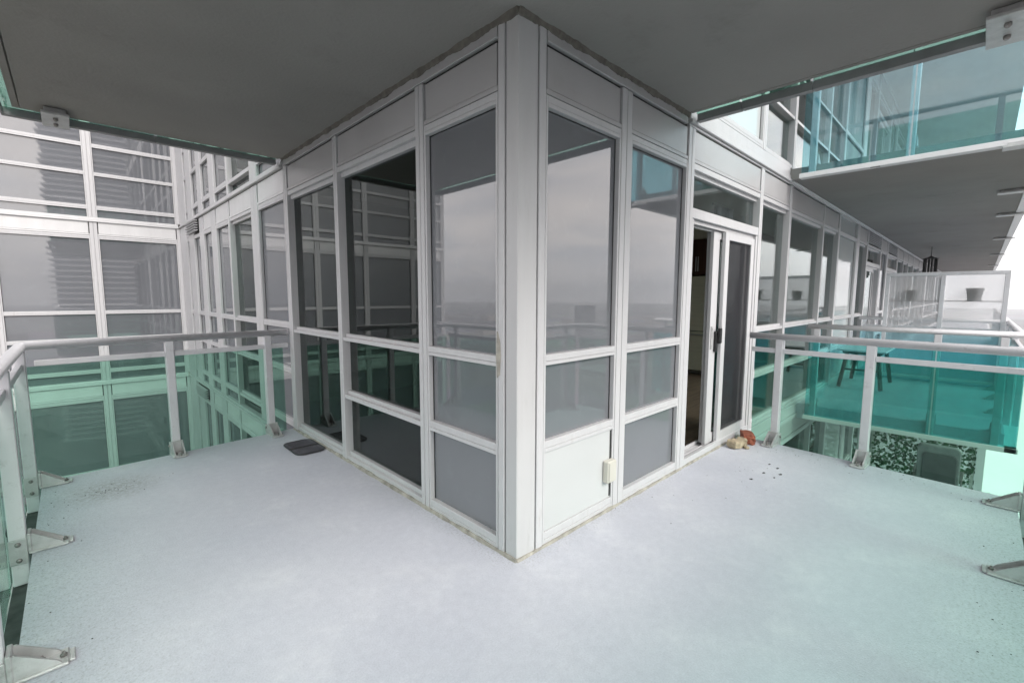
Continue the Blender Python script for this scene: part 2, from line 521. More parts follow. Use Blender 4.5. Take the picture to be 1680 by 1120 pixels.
    def build(s, name, mat, parent=None, smooth=False, **props):
        o = bpy.data.objects.new(name, s.mesh(name, mat, smooth))
        col.objects.link(o)
        if parent:
            o.parent = parent
        for k, v in props.items():
            o[k] = v
        return o

def thing(name, label, cat, group=None, loc=(0, 0, 0)):
    """an Empty that parents the parts of one thing (parts are laid out in world coordinates)"""
    e = bpy.data.objects.new(name, None)
    e.empty_display_size = 0.2
    e.location = loc
    col.objects.link(e)
    e['label'] = label
    e['category'] = cat
    if group:
        e['group'] = group
    return e

def tag(o, label, cat, group=None):
    o['label'] = label
    o['category'] = cat
    if group:
        o['group'] = group
    return o

FL = 2.876            # floor to floor
YF = 9.284            # plane of the wing that closes the court
TL = lambda u, d, z: (d, u, z)
TR = ident
TF = lambda u, d, z: (u, YF + d, z)

# ------------------------------------------------------------------ slabs and floor
floor = MB().prism([(-1.87, -1.905), (3.07, -1.905), (3.215, 0.0), (3.215, 0.02), (0.13, 0.02), (0.02, 0.13), (0.02, 3.40), (0.0, 3.40), (-1.87, 3.235)], -0.20, 0.0)
floor = floor.build('balcony_floor', 'floor', kind='structure')
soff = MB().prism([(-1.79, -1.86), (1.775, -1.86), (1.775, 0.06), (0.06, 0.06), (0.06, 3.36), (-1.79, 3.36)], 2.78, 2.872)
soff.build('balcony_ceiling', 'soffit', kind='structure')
# outer lip of the slab above, beyond its drip groove
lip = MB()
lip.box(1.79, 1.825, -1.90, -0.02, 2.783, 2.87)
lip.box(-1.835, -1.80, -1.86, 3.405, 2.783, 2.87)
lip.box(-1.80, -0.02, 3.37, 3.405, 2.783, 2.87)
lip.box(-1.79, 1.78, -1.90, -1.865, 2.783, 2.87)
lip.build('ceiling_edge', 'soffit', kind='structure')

# sealant between wall and ceiling, wall and floor: uneven beads
def bead(name, mat, T, u0, u1, d0, z, w, h, step=0.05):
    b = MB(T)
    n = max(2, int((u1 - u0) / step))
    prev = None
    vs_, fs_ = [], []
    for i in range(n + 1):
        u = u0 + (u1 - u0) * i / n
        k = 1 + random.uniform(-0.35, 0.35)
        k = 1 + 0.25 * math.sin(u * 9) * math.sin(u * 23 + 1) + random.uniform(-0.12, 0.12)
        vs_ += [(u, d0 + 0.02, z), (u, d0 - w * k, z), (u, d0 - w * k * 0.55, z + h * k), (u, d0 + 0.02, z + h * k)]
        if i:
            a, c = (i - 1) * 4, i * 4
            for j in range(4):
                fs_.append((a + j, a + (j + 1) % 4, c + (j + 1) % 4, c + j))
    fs_ += [(0, 1, 2, 3), tuple(n * 4 + j for j in range(4))]
    b.add(vs_, fs_)
    return b.build(name, mat, kind='structure')
bead('floor_sealant', 'caulk', TL, -0.004, 3.36, 0.0, 0.0, 0.016, 0.018)
bead('floor_sealant', 'caulk', TR, -0.004, 3.20, 0.0, 0.0, 0.014, 0.014)
bead('ceiling_sealant', 'soffit_caulk', TL, -0.008, 3.36, 0.0, 2.78, 0.02, -0.028, 0.02)
bead('ceiling_sealant', 'soffit_caulk', TR, -0.008, 1.80, 0.0, 2.78, 0.02, -0.028, 0.02)

# ------------------------------------------------------------------ facade builder
WING = dict(rails=[(0.02, 0.09), (0.60, 0.66), (1.075, 1.14), (2.39, 2.45)], panes=[(-0.11, 0.02), (0.09, 0.60), (0.66, 1.075), (1.14, 2.39)], bot=-0.11)
HOME = dict(rails=[(0.012, 0.08), (0.548, 0.612), (1.04, 1.098), (2.392, 2.45)], panes=[(0.08, 0.548), (0.612, 1.04), (1.098, 2.392)], bot=0.012)
TALL = dict(rails=[(0.012, 0.08), (1.04, 1.098), (2.392, 2.45)], panes=[(0.08, 1.04), (1.098, 2.392)], bot=0.012)

def rail_boxes(b, u0, u1, z0, z1, vision):
    h = z1 - z0
    if vision:
        b.box(u0, u1, 0.004, 0.085, z0, z0 + h * 0.52, 0.002)
        b.box(u0, u1, 0.030, 0.085, z0 + h * 0.52, z1, 0.002)
    else:
        b.box(u0, u1, 0.000, 0.06, z0, z0 + h * 0.36, 0.0015)
        b.box(u0, u1, 0.001, 0.06, z0 + h * 0.36 + 0.0015, z1, 0.0015)

def window_bay(root, T, u0, u1, lev, spec, kind, skip_panel=False, lower_panel=False, pane_mat=None, pmat='panel'):
    """one bay of the curtain wall: a window (its frame, its panes) and the metal panel over it"""
    z = lev * FL
    vision = kind == 'vision'
    fr = MB(T)
    sw = 0.0 if vision else 0.016
    if sw:
        fr.box(u0, u0 + sw, 0.0, 0.06, z + spec['bot'], z + 2.45, 0.002)
        fr.box(u1 - sw, u1, 0.0, 0.06, z + spec['bot'], z + 2.45, 0.002)
    for i, (a, b_) in enumerate(spec['rails']):
        if vision and i == len(spec['rails']) - 1:
            fr.box(u0, u1, 0.002, 0.03, z + 2.41, z + 2.45, 0.002)
            fr.box(u0, u1, 0.032, 0.085, z + 2.372, z + 2.45, 0.002)
        else:
            rail_boxes(fr, u0 + sw, u1 - sw, z + a, z + b_, vision)
    w = fr.build('window', 'paint', root)
    dp = 0.062 if vision else 0.034
    for j, (a, b_) in enumerate(spec['panes']):
        if lower_panel and j == 0:
            MB(T).box(u0 + sw, u1 - sw, 0.012, 0.03, z + a, z + b_, 0.002).build('service_panel', 'whitepanel', w)
            g = MB(T)
            g.box(u1 - sw - 0.013, u1 - sw, 0.0085, 0.0115, z + a + 0.01, z + b_ - 0.01)
            g.build('gasket', 'gasket', w)
            continue
        mname = pane_mat or ('vision' if vision else 'spandrel')
        MB(T).box(u0 + sw + 0.0005, u1 - sw - 0.0005, dp, dp + 0.008, z + a - 0.004, z + b_ + 0.004).build('pane', mname, w)
        if not vision:
            g = MB(T)      # dark glazing gasket round the pane
            e = 0.006
            g.box(u0 + sw + 0.0005, u1 - sw - 0.0005, dp - 0.004, dp - 0.0005, z + b_ - e, z + b_ - 0.0005)
            g.box(u0 + sw + 0.0005, u0 + sw + e, dp - 0.004, dp - 0.0005, z + a + 0.001, z + b_ - e - 0.001)
            g.box(u1 - sw - e, u1 - sw - 0.0005, dp - 0.004, dp - 0.0005, z + a + 0.001, z + b_ - e - 0.001)
            g.build('gasket', 'gasket', w)
    if not skip_panel:
        spandrel_panel(root, T, u0, u1, z, mat=pmat)
    return w

def spandrel_panel(root, T, u0, u1, z, top=2.70, mat='panel'):
    p = MB(T)
    p.box(u0 + 0.012, u1 - 0.012, 0.006, 0.03, z + 2.482, z + top - 0.012, 0.003)
    p.box(u0, u1, 0.0, 0.03, z + 2.454, z + 2.479, 0.002)
    pn = p.build('spandrel_panel', mat, root)
    g = MB(T)
    g.box(u0, u1, 0.02, 0.032, z + 2.452, z + top + 0.02)
    g.build('gasket', 'gasket', pn)
    return pn

def louvre(root, T, u0, u1, z0, z1, n=6):
    g = MB(T)
    g.box(u0, u1, 0.05, 0.07, z0, z1)
    v = g.build('vent_grille', 'gasket', root)
    h = (z1 - z0) / n
    for k in range(n):
        b = MB(T)
        zz = z0 + k * h
        b.box(u0, u1, -0.004, 0.045, zz, zz + 0.011, 0.002)
        b.build('slat', 'paint', v)
    return v

def mullion(root, T, u0, u1, z0, z1, split=True, front=-0.004):
    b = MB(T)
    w = u1 - u0
    if split and w > 0.06:
        mid = u0 + w * 0.5
        b.box(u0, mid - 0.003, front, 0.10, z0, z1, 0.0025)
        b.box(mid + 0.003, u1, front, 0.10, z0, z1, 0.0025)
        b.box(mid - 0.003, mid + 0.003, front + 0.016, 0.09, z0, z1)
    else:
        b.box(u0, u1, front, 0.10, z0, z1, 0.003)
    return b.build('mullion', 'paint', root)

def strip_back(root, T, u0, u1, z0, z1):
    pass

# ------------------------------------------------------------------ wall with the dark windows, from the corner into the court
wl = thing('window_wall', 'grey and dark glazed wall running back from the corner column to the court', 'wall')
HB = [('span', 0.150, 0.822, HOME), ('vision', 0.915, 2.085, HOME), ('vision', 2.160, 3.262, TALL)]
HM = [(0.826, 0.913), (2.087, 2.158), (3.264, 3.352)]
CB = [('span', 3.370, 4.262, WING), ('vision', 4.530, 5.552, WING), ('span', 5.622, 6.350, WING), ('span', 6.650, 7.220, WING),
      ('span', 7.520, 8.010, WING), ('span', 8.450, 8.640, WING)]
CM = [(4.265, 4.527), (5.554, 5.620), (6.352, 6.648), (7.222, 7.518), (8.012, 8.448), (8.642, 9.275)]
LEVELS = (-3, -2, -1, 0, 1, 2)
for lev in LEVELS:
    z = lev * FL
    for k, u0, u1, sp in HB:
        s = sp if lev == 0 else WING
        window_bay(wl, TL, u0, u1, lev, s, 'vision' if k == 'vision' else 'span', pane_mat='vision_dark' if k == 'vision' else None)
    for k, u0, u1, sp in CB:
        window_bay(wl, TL, u0, u1, lev, sp, 'vision' if k == 'vision' else 'span', skip_panel=(u0 > 7.5), pmat='metal_lit', pane_mat='vision_dark' if k == 'vision' else None)
    spandrel_panel(wl, TL, 8.45, 8.64, z)
    louvre(wl, lambda u, d, zz: TL(u, d - 0.062, zz), 7.56, 8.40, z + 2.49, z + 2.69, 5)
    for u0, u1 in HM:
        mullion(wl, TL, u0, u1, z + (0.006 if lev == 0 else -0.11), z + 2.70)
    for u0, u1 in CM:
        mullion(wl, TL, u0, u1, z - 0.11, z + 2.68)
    c = MB(TL)                                            # projecting flashing at each floor line
    y0 = 3.40 if lev in (0, -1) else 0.0
    c.box(y0, 9.24, -0.028, 0.06, z + 2.70, z + 2.728, 0.003)
    c.box(y0, 9.24, -0.010, 0.06, z + 2.731, z + 2.763, 0.003)
    c.build('cap_flashing', 'paint', wl)
tops = MB(TL).box(0.15, 3.36, -0.006, 0.06, 2.705, 2.776, 0.003)
tops.build('head_trim', 'panel', wl)
# jamb trims beside the corner column
jt = MB(TL).box(0.097, 0.1445, -0.003, 0.06, 0.006, 2.775, 0.003)
jt.build('jamb_trim', 'paint', wl)
MB(TL).box(0.090, 0.150, 0.012, 0.05, 0.006, 2.775).build('joint', 'gasket', wl)
MB(TL).box(0.9135, 0.9145, 0.004, 0.06, 0.01, 2.7).build('joint', 'gasket', wl)
# torn sealant hanging out of the joint by the column
ts = MB(TL)
pz = [(0.150, 0.98), (0.128, 1.00), (0.121, 1.10), (0.126, 1.17), (0.140, 1.22), (0.151, 1.23), (0.156, 1.10)]
n_ = len(pz)
ts.add([(u, -0.006, z) for u, z in pz] + [(u, -0.001, z) for u, z in pz],
       [tuple(range(n_)), tuple(range(n_, 2 * n_))] + [(i, (i + 1) % n_, n_ + (i + 1) % n_, n_ + i) for i in range(n_)])
ts.build('torn_sealant', 'caulk', wl)

# corner column: folded metal cover
cc = MB()
cc.box(0.0, 0.142, 0.0, 0.088, 0.006, 2.775, 0.004)
ccol = cc.build('corner_column', 'column')
tag(ccol, 'square pale metal column cover at the outward corner of the building', 'column')

# ------------------------------------------------------------------ wall with the sliding door
wr = thing('window_wall', 'long pale wall with the open sliding door, running off behind the neighbour balcony', 'wall')
TALLT = dict(rails=[(0.012, 0.08), (0.548, 0.612), (1.04, 1.098), (2.392, 2.45)], panes=[(0.08, 0.548), (0.612, 1.04), (1.098, 2.392)], bot=0.012)
RB = [('panel', 0.205, 0.905, HOME), ('span', 1.022, 1.822, HOME), ('door', 1.935, 3.452, None), ('vision', 3.540, 4.462, HOME), ('vision', 4.540, 6.080, HOME),
      ('vision', 6.140, 7.050, HOME), ('pale', 7.150, 8.552, HOME), ('vision', 8.800, 9.600, HOME), ('door2', 9.70, 11.30, None), ('span', 11.40, 12.25, HOME),
      ('door2', 12.40, 14.07, None), ('vision', 14.2, 15.4, HOME), ('vision', 15.5, 16.6, HOME), ('vision', 16.7, 18.0, HOME), ('vision', 18.1, 19.9, HOME),
      ('vision', 20.0, 21.4, HOME), ('vision', 21.5, 23.0, HOME), ('span', 23.1, 24.6, HOME), ('vision', 24.7, 26.2, HOME), ('vision', 26.3, 28.0, HOME),
      ('span', 28.1, 30.0, HOME), ('vision', 30.1, 33.0, HOME), ('vision', 33.1, 36.0, HOME)]
RM = [(0.907, 1.020), (1.824, 1.933), (3.454, 3.538), (4.464, 4.538), (6.082, 6.138), (7.052, 7.148), (8.554, 8.798), (9.602, 9.698), (11.302, 11.398),
      (12.252, 12.398), (14.072, 14.198)] + [(b[2] + 0.002, RB[i + 1][1] - 0.002) for i, b in enumerate(RB) if i >= 11 and i + 1 < len(RB)]

def door_bay(root, u0, u1, lev, detailed):
    z = lev * FL
    dr = MB()
    dr.box(u0, u1, 0.0, 0.10, z + 2.034, z + 2.112, 0.003)           # header under the transom light
    dr.box(u0, u1, 0.002, 0.03, z + 2.405, z + 2.45, 0.002)
    dr.box(u0, u1, 0.032, 0.085, z + 2.372, z + 2.45, 0.002)
    dr.box(u0, u0 + 0.045, 0.005, 0.12, z + 0.05, z + 2.03, 0.002)
    dr.box(u1 - 0.045, u1, 0.005, 0.12, z + 0.05, z + 2.03, 0.002)
    dr.box(u0 + 0.046, u1 - 0.046, 0.03, 0.05, z + 2.0, z + 2.032, 0.002)
    dr.box(u0 + 0.046, u1 - 0.046, 0.07, 0.09, z + 1.985, z + 2.032, 0.002)
    dr.box(u0, u1, 0.0, 0.03, z + 0.006, z + 0.062, 0.002)
    dr.box(u0, u1, 0.031, 0.16, z + 0.006, z + 0.028, 0.002)
    dr.box(u0, u1, 0.075, 0.085, z + 0.03, z + 0.045, 0.002)
    dr.box(u0, u1, 0.145, 0.16, z + 0.03, z + 0.06, 0.002)
    d = dr.build('sliding_door', 'paint', root)
    MB().box(u0, u1, 0.062, 0.070, z + 2.108, z + 2.376).build('transom_pane', 'dusty', d)
    def leaf(a, b, y, mat='vision', st=0.055, rot_=None):
        f = MB()
        f.box(a, a + st, y - 0.016, y + 0.016, z + 0.05, z + 1.995, 0.002)
        f.box(b - st, b, y - 0.016, y + 0.016, z + 0.05, z + 1.995, 0.002)
        f.box(a + st, b - st, y - 0.016, y + 0.016, z + 0.05, z + 0.14, 0.002)
        f.box(a + st, b - st, y - 0.016, y + 0.016, z + 1.93, z + 1.995, 0.002)
        f.build('door_leaf', 'paint', d)
        MB().box(a + st, b - st, y - 0.004, y + 0.004, z + 0.135, z + 1.935).build('pane', mat, d)
    if detailed:
        leaf(2.665, 3.404, 0.030, 'screen', 0.085)
        leaf(2.505, 3.40, 0.072, 'vision', 0.13)
        leaf(2.545, 3.40, 0.118, 'vision', 0.06)
        h = MB()
        h.box(2.522, 2.556, 0.046, 0.0555, z + 0.94, z + 1.15, 0.003)
        for q in range(5):
            h.box(2.532, 2.546, 0.042, 0.046, z + 0.965 + q * 0.038, z + 0.980 + q * 0.038, 0.001)
        h.build('lock_plate', 'cast', d)
        h = MB()
        h.box(2.592, 2.628, 0.030, 0.0555, z + 0.91, z + 1.10, 0.006)
        h.box(2.602, 2.640, -0.004, 0.0295, z + 0.99, z + 1.13, 0.006)
        h.build('handle', 'black', d)
    else:
        mid = (u0 + u1) / 2
        leaf(u0 + 0.05, mid + 0.04, 0.03)
        leaf(mid - 0.04, u1 - 0.05, 0.10)
        cu = MB()
        for q in range(9):
            a = u0 + 0.1 + q * 0.09
            cu.box(a, a + 0.07, 0.20 + 0.02 * (q % 2), 0.23 + 0.02 * (q % 2), z + 0.05, z + 2.0, 0.01)
        cu.build('curtain', 'drape', d)
    return d

for lev in (-2, -1, 0, 1, 2):
    z = lev * FL
    for k, u0, u1, sp in RB:
        if abs(lev) == 2 and u0 > 12:
            continue
        if k in ('door', 'door2'):
            if k == 'door' and lev != 0:
                window_bay(wr, TR, u0, u1, lev, HOME, 'span' if lev == 1 else 'vision', pane_mat='spandrel_skytone' if lev == 1 else None)
                continue
            door_bay(wr, u0, u1, lev, k == 'door')
            if k == 'door':
                spandrel_panel(wr, TR, u0, u1, z)
            else:
                louvre(wr, TR, u0, u1, z + 2.49, z + 2.70)
        elif k == 'pale':
            w = window_bay(wr, TR, u0, u1, lev, HOME, 'span', skip_panel=True, pane_mat='spandrel_skytone')
            MB().box(u0 + 0.016, u1 - 0.016, 0.034, 0.042, z + 2.455, z + 2.70).build('pane', 'spandrel_skytone', w)
        elif k == 'panel':
            window_bay(wr, TR, u0, u1, lev, HOME if lev == 0 else WING, 'span', lower_panel=(lev == 0))
        else:
            window_bay(wr, TR, u0, u1, lev, sp, 'vision' if k == 'vision' else 'span')
    for u0, u1 in RM:
        if abs(lev) == 2 and u0 > 12:
            continue
        mullion(wr, TR, u0, u1, z + 0.006, z + 2.70, split=(u1 - u0 < 0.13))
    c = MB()
    if lev == 0:
        c.box(1.83, 4.40, -0.022, 0.06, z + 2.725, z + 2.752, 0.003)
        c.box(1.83, 4.40, -0.008, 0.06, z + 2.755, z + 2.80, 0.003)
        c.box(1.83, 4.40, 0.0, 0.06, z + 2.705, z + 2.722, 0.002)
        c.box(1.83, 4.40, 0.0, 0.06, z + 2.803, z + FL + 0.01, 0.002)
        c.box(4.40, 36, -0.004, 0.06, z + 2.705, z + 2.775, 0.002)
    else:
        c.box(0.0, 36, -0.022, 0.06, z + 2.705, z + 2.752, 0.003)
        c.box(0.0, 36, -0.008, 0.06, z + 2.755, z + FL + 0.008, 0.003)
    c.build('cap_flashing', 'paint', wr)
MB().box(0.205, 1.79, -0.006, 0.06, 2.705, 2.776, 0.003).build('head_trim', 'panel', wr)
MB().box(0.150, 0.2015, -0.003, 0.06, 0.006, 2.775, 0.003).build('jamb_trim', 'paint', wr)
MB().box(0.1445, 0.2045, 0.012, 0.05, 0.006, 2.775).build('joint', 'gasket', wr)
ob = MB()
ob.box(0.800, 0.893, -0.034, 0.010, 0.205, 0.350, 0.006)
ob.box(0.808, 0.885, -0.040, -0.034, 0.213, 0.342, 0.004)
obx = ob.build('outlet_cover', 'ivory', wr)

# ------------------------------------------------------------------ the wing across the court
wf = thing('window_wall', 'white framed wing of wide grey panes closing the far side of the court', 'wall')
FB = [(-1.197, -0.062), (-2.425, -1.302), (-3.640, -2.530), (-5.000, -3.745), (-6.050, -5.105)]
FM = [(-1.300, -1.199), (-2.528, -2.427), (-3.743, -3.642), (-5.103, -5.002), (-6.160, -6.052), (-0.060, -0.002)]
for lev in LEVELS:
    z = lev * FL
    for u0, u1 in FB:
        window_bay(wf, TF, u0, u1, lev, WING, 'span', pmat='metal_lit')
    for u0, u1 in FM:
        mullion(wf, TF, u0, u1, z - 0.11, z + 2.68)
    c = MB(TF)
    c.box(-6.16, -0.03, -0.028, 0.06, z + 2.685, z + 2.712, 0.003)
    c.box(-6.16, -0.03, -0.012, 0.06, z + 2.715, z + 2.763, 0.003)
    c.build('cap_flashing', 'metal_lit', wf)
sd_ = MB().box(-6.16, -6.10, YF + 0.10, YF + 9.0, -3 * FL, 3 * FL, 0.003)
sd_.build('side_cladding', 'panel', wf)

# ------------------------------------------------------------------ floor plates, rooms behind the glass
for lev in (-2, -1, 0, 1, 2, 3):
    z = lev * FL
    MB().prism([(0.11, 0.11), (36, 0.11), (36, 9), (9, 9), (9, 18), (-6.05, 18), (-6.05, YF + 0.11), (0.11, YF + 0.11)], z - 0.13, z - 0.004).build(
        'floor_plate', 'wood', kind='structure')
for lev in (-2, -1, 0, 1, 2):
    z = lev * FL
    if lev == 0:
        MB().prism([(0.105, 0.165), (7.05, 0.165), (7.05, 4.55), (0.105, 4.55)], 2.735, 2.744).build('room_ceiling', 'ceilpaint', kind='structure')
    b = MB()
    if lev != 0:
        b.box(1.3, 36, 1.3, 1.4, z, z + 2.74)
        b.box(1.3, 1.4, 1.45, 18, z, z + 2.74)
    else:
        b.box(0.105, 7.05, 4.56, 4.64, z, z + 2.73)
        b.box(7.06, 7.13, 0.105, 9, z, z + 2.73)
        b.box(7.2, 36, 2.6, 2.7, z, z + 2.74)
        b.box(1.6, 1.7, 4.7, 18, z, z + 2.74)
    b.build('interior_wall', 'inside', kind='structure')

# kitchen seen through the open door
fr_ = thing('refrigerator', 'stainless refrigerator seen through the open sliding door', 'refrigerator')
MB().box(6.47, 7.03, 1.62, 2.32, 0.02, 1.775, 0.006).build('cabinet_body', 'bolt', fr_)
MB().box(6.42, 6.465, 1.622, 2.318, 0.80, 1.772, 0.008).build('door', 'stainless', fr_)
MB().box(6.42, 6.465, 1.622, 2.318, 0.09, 0.785, 0.008).build('freezer_drawer', 'stainless', fr_)
MB().tube([(6.385, 1.68, 0.86), (6.385, 1.68, 1.55)], 0.011).build('handle', 'cast', fr_)
MB().tube([(6.385, 1.70, 0.735), (6.385, 2.24, 0.735)], 0.011).build('handle', 'cast', fr_)
kc = thing('kitchen_cabinet', 'dark brown kitchen cabinets around the refrigerator indoors', 'cabinet')
MB().box(6.46, 7.04, 1.50, 2.40, 1.80, 2.42, 0.004).build('upper_cabinet', 'cabinet', kc)
MB().box(6.42, 7.04, 2.33, 4.4, 0.02, 2.42, 0.004).build('tall_cabinet', 'cabinet', kc)
MB().box(6.46, 7.04, 0.9, 1.60, 0.02, 2.42, 0.004).build('side_panel', 'cabinet', kc)
for yy in (1.93, 1.97):
    MB().tube([(6.44, yy, 1.86), (6.44, yy, 2.12)], 0.007).build('handle', 'cast', kc)
MB().box(6.40, 7.04, 0.9, 4.5, 2.43, 2.73).build('bulkhead', 'ceilpaint', kind='structure')
cu = thing('curtain', 'dark drawn curtain hanging behind the fixed pane of the sliding door', 'curtain')
pts = [(2.99 + i * 0.0148, 0.24 + 0.03 * math.sin(i * 1.3) + 0.012 * math.sin(i * 3.1)) for i in range(28)]
cm = MB()
cm.add([(x, y, 0.06) for x, y in pts] + [(x, y, 2.3) for x, y in pts] + [(x, y + 0.006, 0.06) for x, y in pts] + [(x, y + 0.006, 2.3) for x, y in pts],
       [(i, i + 1, 29 + i - 0, 28 + i) for i in range(27)] + [(56 + i, 57 + i, 85 + i, 84 + i) for i in range(27)])
cm.build('cloth', 'drape', cu, smooth=True)
MB().tube([(2.9, 0.245, 2.31), (3.42, 0.245, 2.31)], 0.012).build('curtain_rod', 'bolt', cu)

# ------------------------------------------------------------------ railings
def bracket(root, x, y, nx, ny, z=0.0):
    """cast foot: floor plate, two gussets, strap bolted to the post; (nx, ny) points outward over the slab edge; (x, y) is the slab edge"""
    ax = (-nx, -ny)                              # inward
    tx = (-ny, nx)                               # along the rail
    def T(a, t, zz):                             # a inward from the slab edge, t along
        return (x + ax[0] * a + tx[0] * t, y + ax[1] * a + tx[1] * t, z + zz)
    b = MB(T)
    b.box(-0.01, 0.150, -0.055, 0.055, 0.002, 0.014, 0.004)
    b.box(0.150, 0.168, -0.040, 0.040, 0.002, 0.013, 0.003)
    for t in (-0.036, 0.036):
        pr = [(0.0, 0.014), (0.130, 0.014), (0.118, 0.030), (0.012, 0.108), (0.0, 0.108)]
        k = 0.005
        n = len(pr)
        b.add([(a, t - k, zz) for a, zz in pr] + [(a, t + k, zz) for a, zz in pr],
              [tuple(range(n)), tuple(range(n, 2 * n))] + [(i, (i + 1) % n, n + (i + 1) % n, n + i) for i in range(n)])
    b.box(-0.012, 0.004, -0.046, 0.046, 0.0141, 0.115, 0.003)
    b.box(-0.085, -0.0125, -0.046, -0.034, -0.045, 0.095, 0.003)
    b.box(-0.085, -0.0125, 0.034, 0.046, -0.045, 0.095, 0.003)
    br = b.build('bracket', 'cast', root)
    for a, t in ((0.135, 0.0), (0.075, 0.020), (0.075, -0.020)):
        MB(T).lathe((a, t, 0.014), [(0.011, 0.0), (0.011, 0.009), (0.006, 0.013), (0.004, 0.02)], 8).build('bolt', 'bolt', br)
    for t in (-1, 1):
        for zz in (-0.022, 0.068):
            w_ = MB(lambda p, q, r: T(-0.048 + p, t * (0.046 + r), zz + q))
            w_.lathe((0, 0, 0), [(0.013, 0.0), (0.013, 0.002), (0.009, 0.0025), (0.009, 0.009), (0.004, 0.012)], 8).build('bolt', 'bolt', br)
    return br

def post(root, x, y, nx, ny, z0, z1):
    tx = (-ny, nx)
    def T(a, t, zz):
        return (x + nx * a + tx[0] * t, y + ny * a + tx[1] * t, zz)
    return MB(T).box(0.014, 0.082, -0.031, 0.031, z0, z1, 0.004).build('post', 'rail', root)

def railing(root, path, posts, z, tint, zb=-0.19, brackets=True, gap=0.0, glass_off=0.092, corner_gap=0.03):
    """path: points of the slab edge (outer side to the left of travel); one handrail sweep, lower rails, glass sheets per span, posts"""
    P = [Vector((a, b)) for a, b in path]
    segs = []
    for i in range(len(P) - 1):
        d = (P[i + 1] - P[i]).normalized()
        n = Vector((-d.y, d.x))
        segs.append((P[i], P[i + 1], d, n))
    def offs(k):
        out_ = []
        for i, p in enumerate(P):
            if i == 0:
                out_.append(p + segs[0][3] * k)
            elif i == len(P) - 1:
                out_.append(p + segs[-1][3] * k)
            else:
                n = segs[i - 1][3] + segs[i][3]
                out_.append(p + n * (k / (n.dot(segs[i][3]))))
        return out_
    c = offs(0.045)
    MB().tube([(p.x, p.y, z + 1.035) for p in c], 0.036, 16, 0.031).build('handrail', 'rail', root, smooth=True)
    g = offs(glass_off)
    for i, (a, b, d, n) in enumerate(segs):
        mine = sorted([t for s_, t in posts if s_ == i])
        ln = (b - a).length
        for t in mine:
            q = a + d * t
            post(root, q.x, q.y, n.x, n.y, z - 0.17, z + 1.012)
            if brackets:
                bracket(root, q.x, q.y, n.x, n.y, z)
        ga, gb = g[i], g[i + 1]
        gl = (gb - ga).length
        cuts = [gap] + [t + (c[i] - a).length * 0 for t in mine[1:-1]] + [gl - corner_gap]
        if i == len(segs) - 1:
            cuts[-1] = gl - max(gap, 0.02)
        for j in range(len(cuts) - 1):
            t0, t1 = cuts[j] + 0.006, cuts[j + 1] - 0.006
            if t1 - t0 < 0.05:
                continue
            def T(u, k, zz, ga=ga, d=d, n=n):
                return (ga.x + d.x * u + n.x * k, ga.y + d.y * u + n.y * k, zz)
            MB(T).box(t0, t1, -0.004, 0.004, z + zb, z + 0.872).build('glass_panel', tint, root)
            cl = MB(T)
            cl.box(t0, t1, -0.006, 0.030, z + zb - 0.03, z + zb - 0.001, 0.002)
            cl.build('bottom_channel', 'rail', root)
        def T3(u, k, zz, a=a, d=d, n=n):
            return (a.x + d.x * u + n.x * k, a.y + d.y * u + n.y * k, zz)
        MB(T3).box(-0.05, ln + 0.05, 0.004, glass_off - 0.008, z - 0.185, z - 0.172).build('gap_shade_strip', 'gap_shade', root)  # dark strip painted in for the shade between slab and glass
        # flat intermediate rail
        def T2(u, k, zz, a=a, d=d, n=n):
            return (a.x + d.x * u + n.x * k, a.y + d.y * u + n.y * k, zz)
        ed = [0.0] + mine + [ln]
        for j in range(len(ed) - 1):
            t0 = ed[j] + (0.032 if j else 0.02)
            t1 = ed[j + 1] - (0.032 if j < len(ed) - 2 else 0.0)
            if t1 - t0 > 0.03:
                MB(T2).box(t0, t1, 0.030, 0.066, z + 0.878, z + 0.922, 0.004).build('lower_rail', 'rail', root)

rl = thing('balcony_railing', 'silver railing with green glass around the near grey balcony floor', 'railing')
# clockwise seen from above keeps the outside on the left
railing(rl, [(-0.02, 3.345), (-1.872, 3.285), (-1.872, -1.905), (3.085, -1.905), (3.195, -0.05)][::-1],
        [(0, 0.27), (0, 0.97), (1, 0.24), (1, 1.37), (1, 2.6), (1, 3.8), (2, 0.25), (2, 1.46), (2, 2.67), (2, 3.86), (2, 5.03), (3, 0.85), (3, 1.655)],
        0.0, 'green', gap=0.03)

# railing of the balcony above, seen from below: glass, channel, post feet
ra = thing('balcony_railing', 'glass and post feet of the railing on the balcony overhead', 'railing')
def over_seg(p0, p1, n, brk, zb):
    p0, p1, n = Vector(p0), Vector(p1), Vector(n)
    d = (p1 - p0)
    ln = d.length
    d.normalize()
    t = 0.0
    def T(u, k, zz):
        return (p0.x + d.x * u + n.x * k, p0.y + d.y * u + n.y * k, zz)
    for stop in list(brk) + [ln]:
        MB(T).box(t + 0.008, stop - 0.008, 0.026, 0.036, zb + 0.036, zb + 1.05).build('glass_panel', 'green', ra)
        MB(T).box(t + 0.002, stop - 0.002, 0.052, 0.105, zb - 0.01, zb + 0.045, 0.002).build('bottom_channel', 'channel', ra)
        t = stop
over_seg((1.825, -0.03), (1.825, -1.95), (1, 0), (0.32, 0.75), 2.745)
over_seg((-1.835, -1.90), (-1.835, 3.45), (-1, 0), (1.3, 2.6, 3.9), 2.745)
over_seg((-1.90, 3.405), (-0.03, 3.405), (0, 1), (0.9,), 2.745)
over_seg((-1.83, -1.90), (1.83, -1.90), (0, -1), (1.2, 2.4), 2.745)
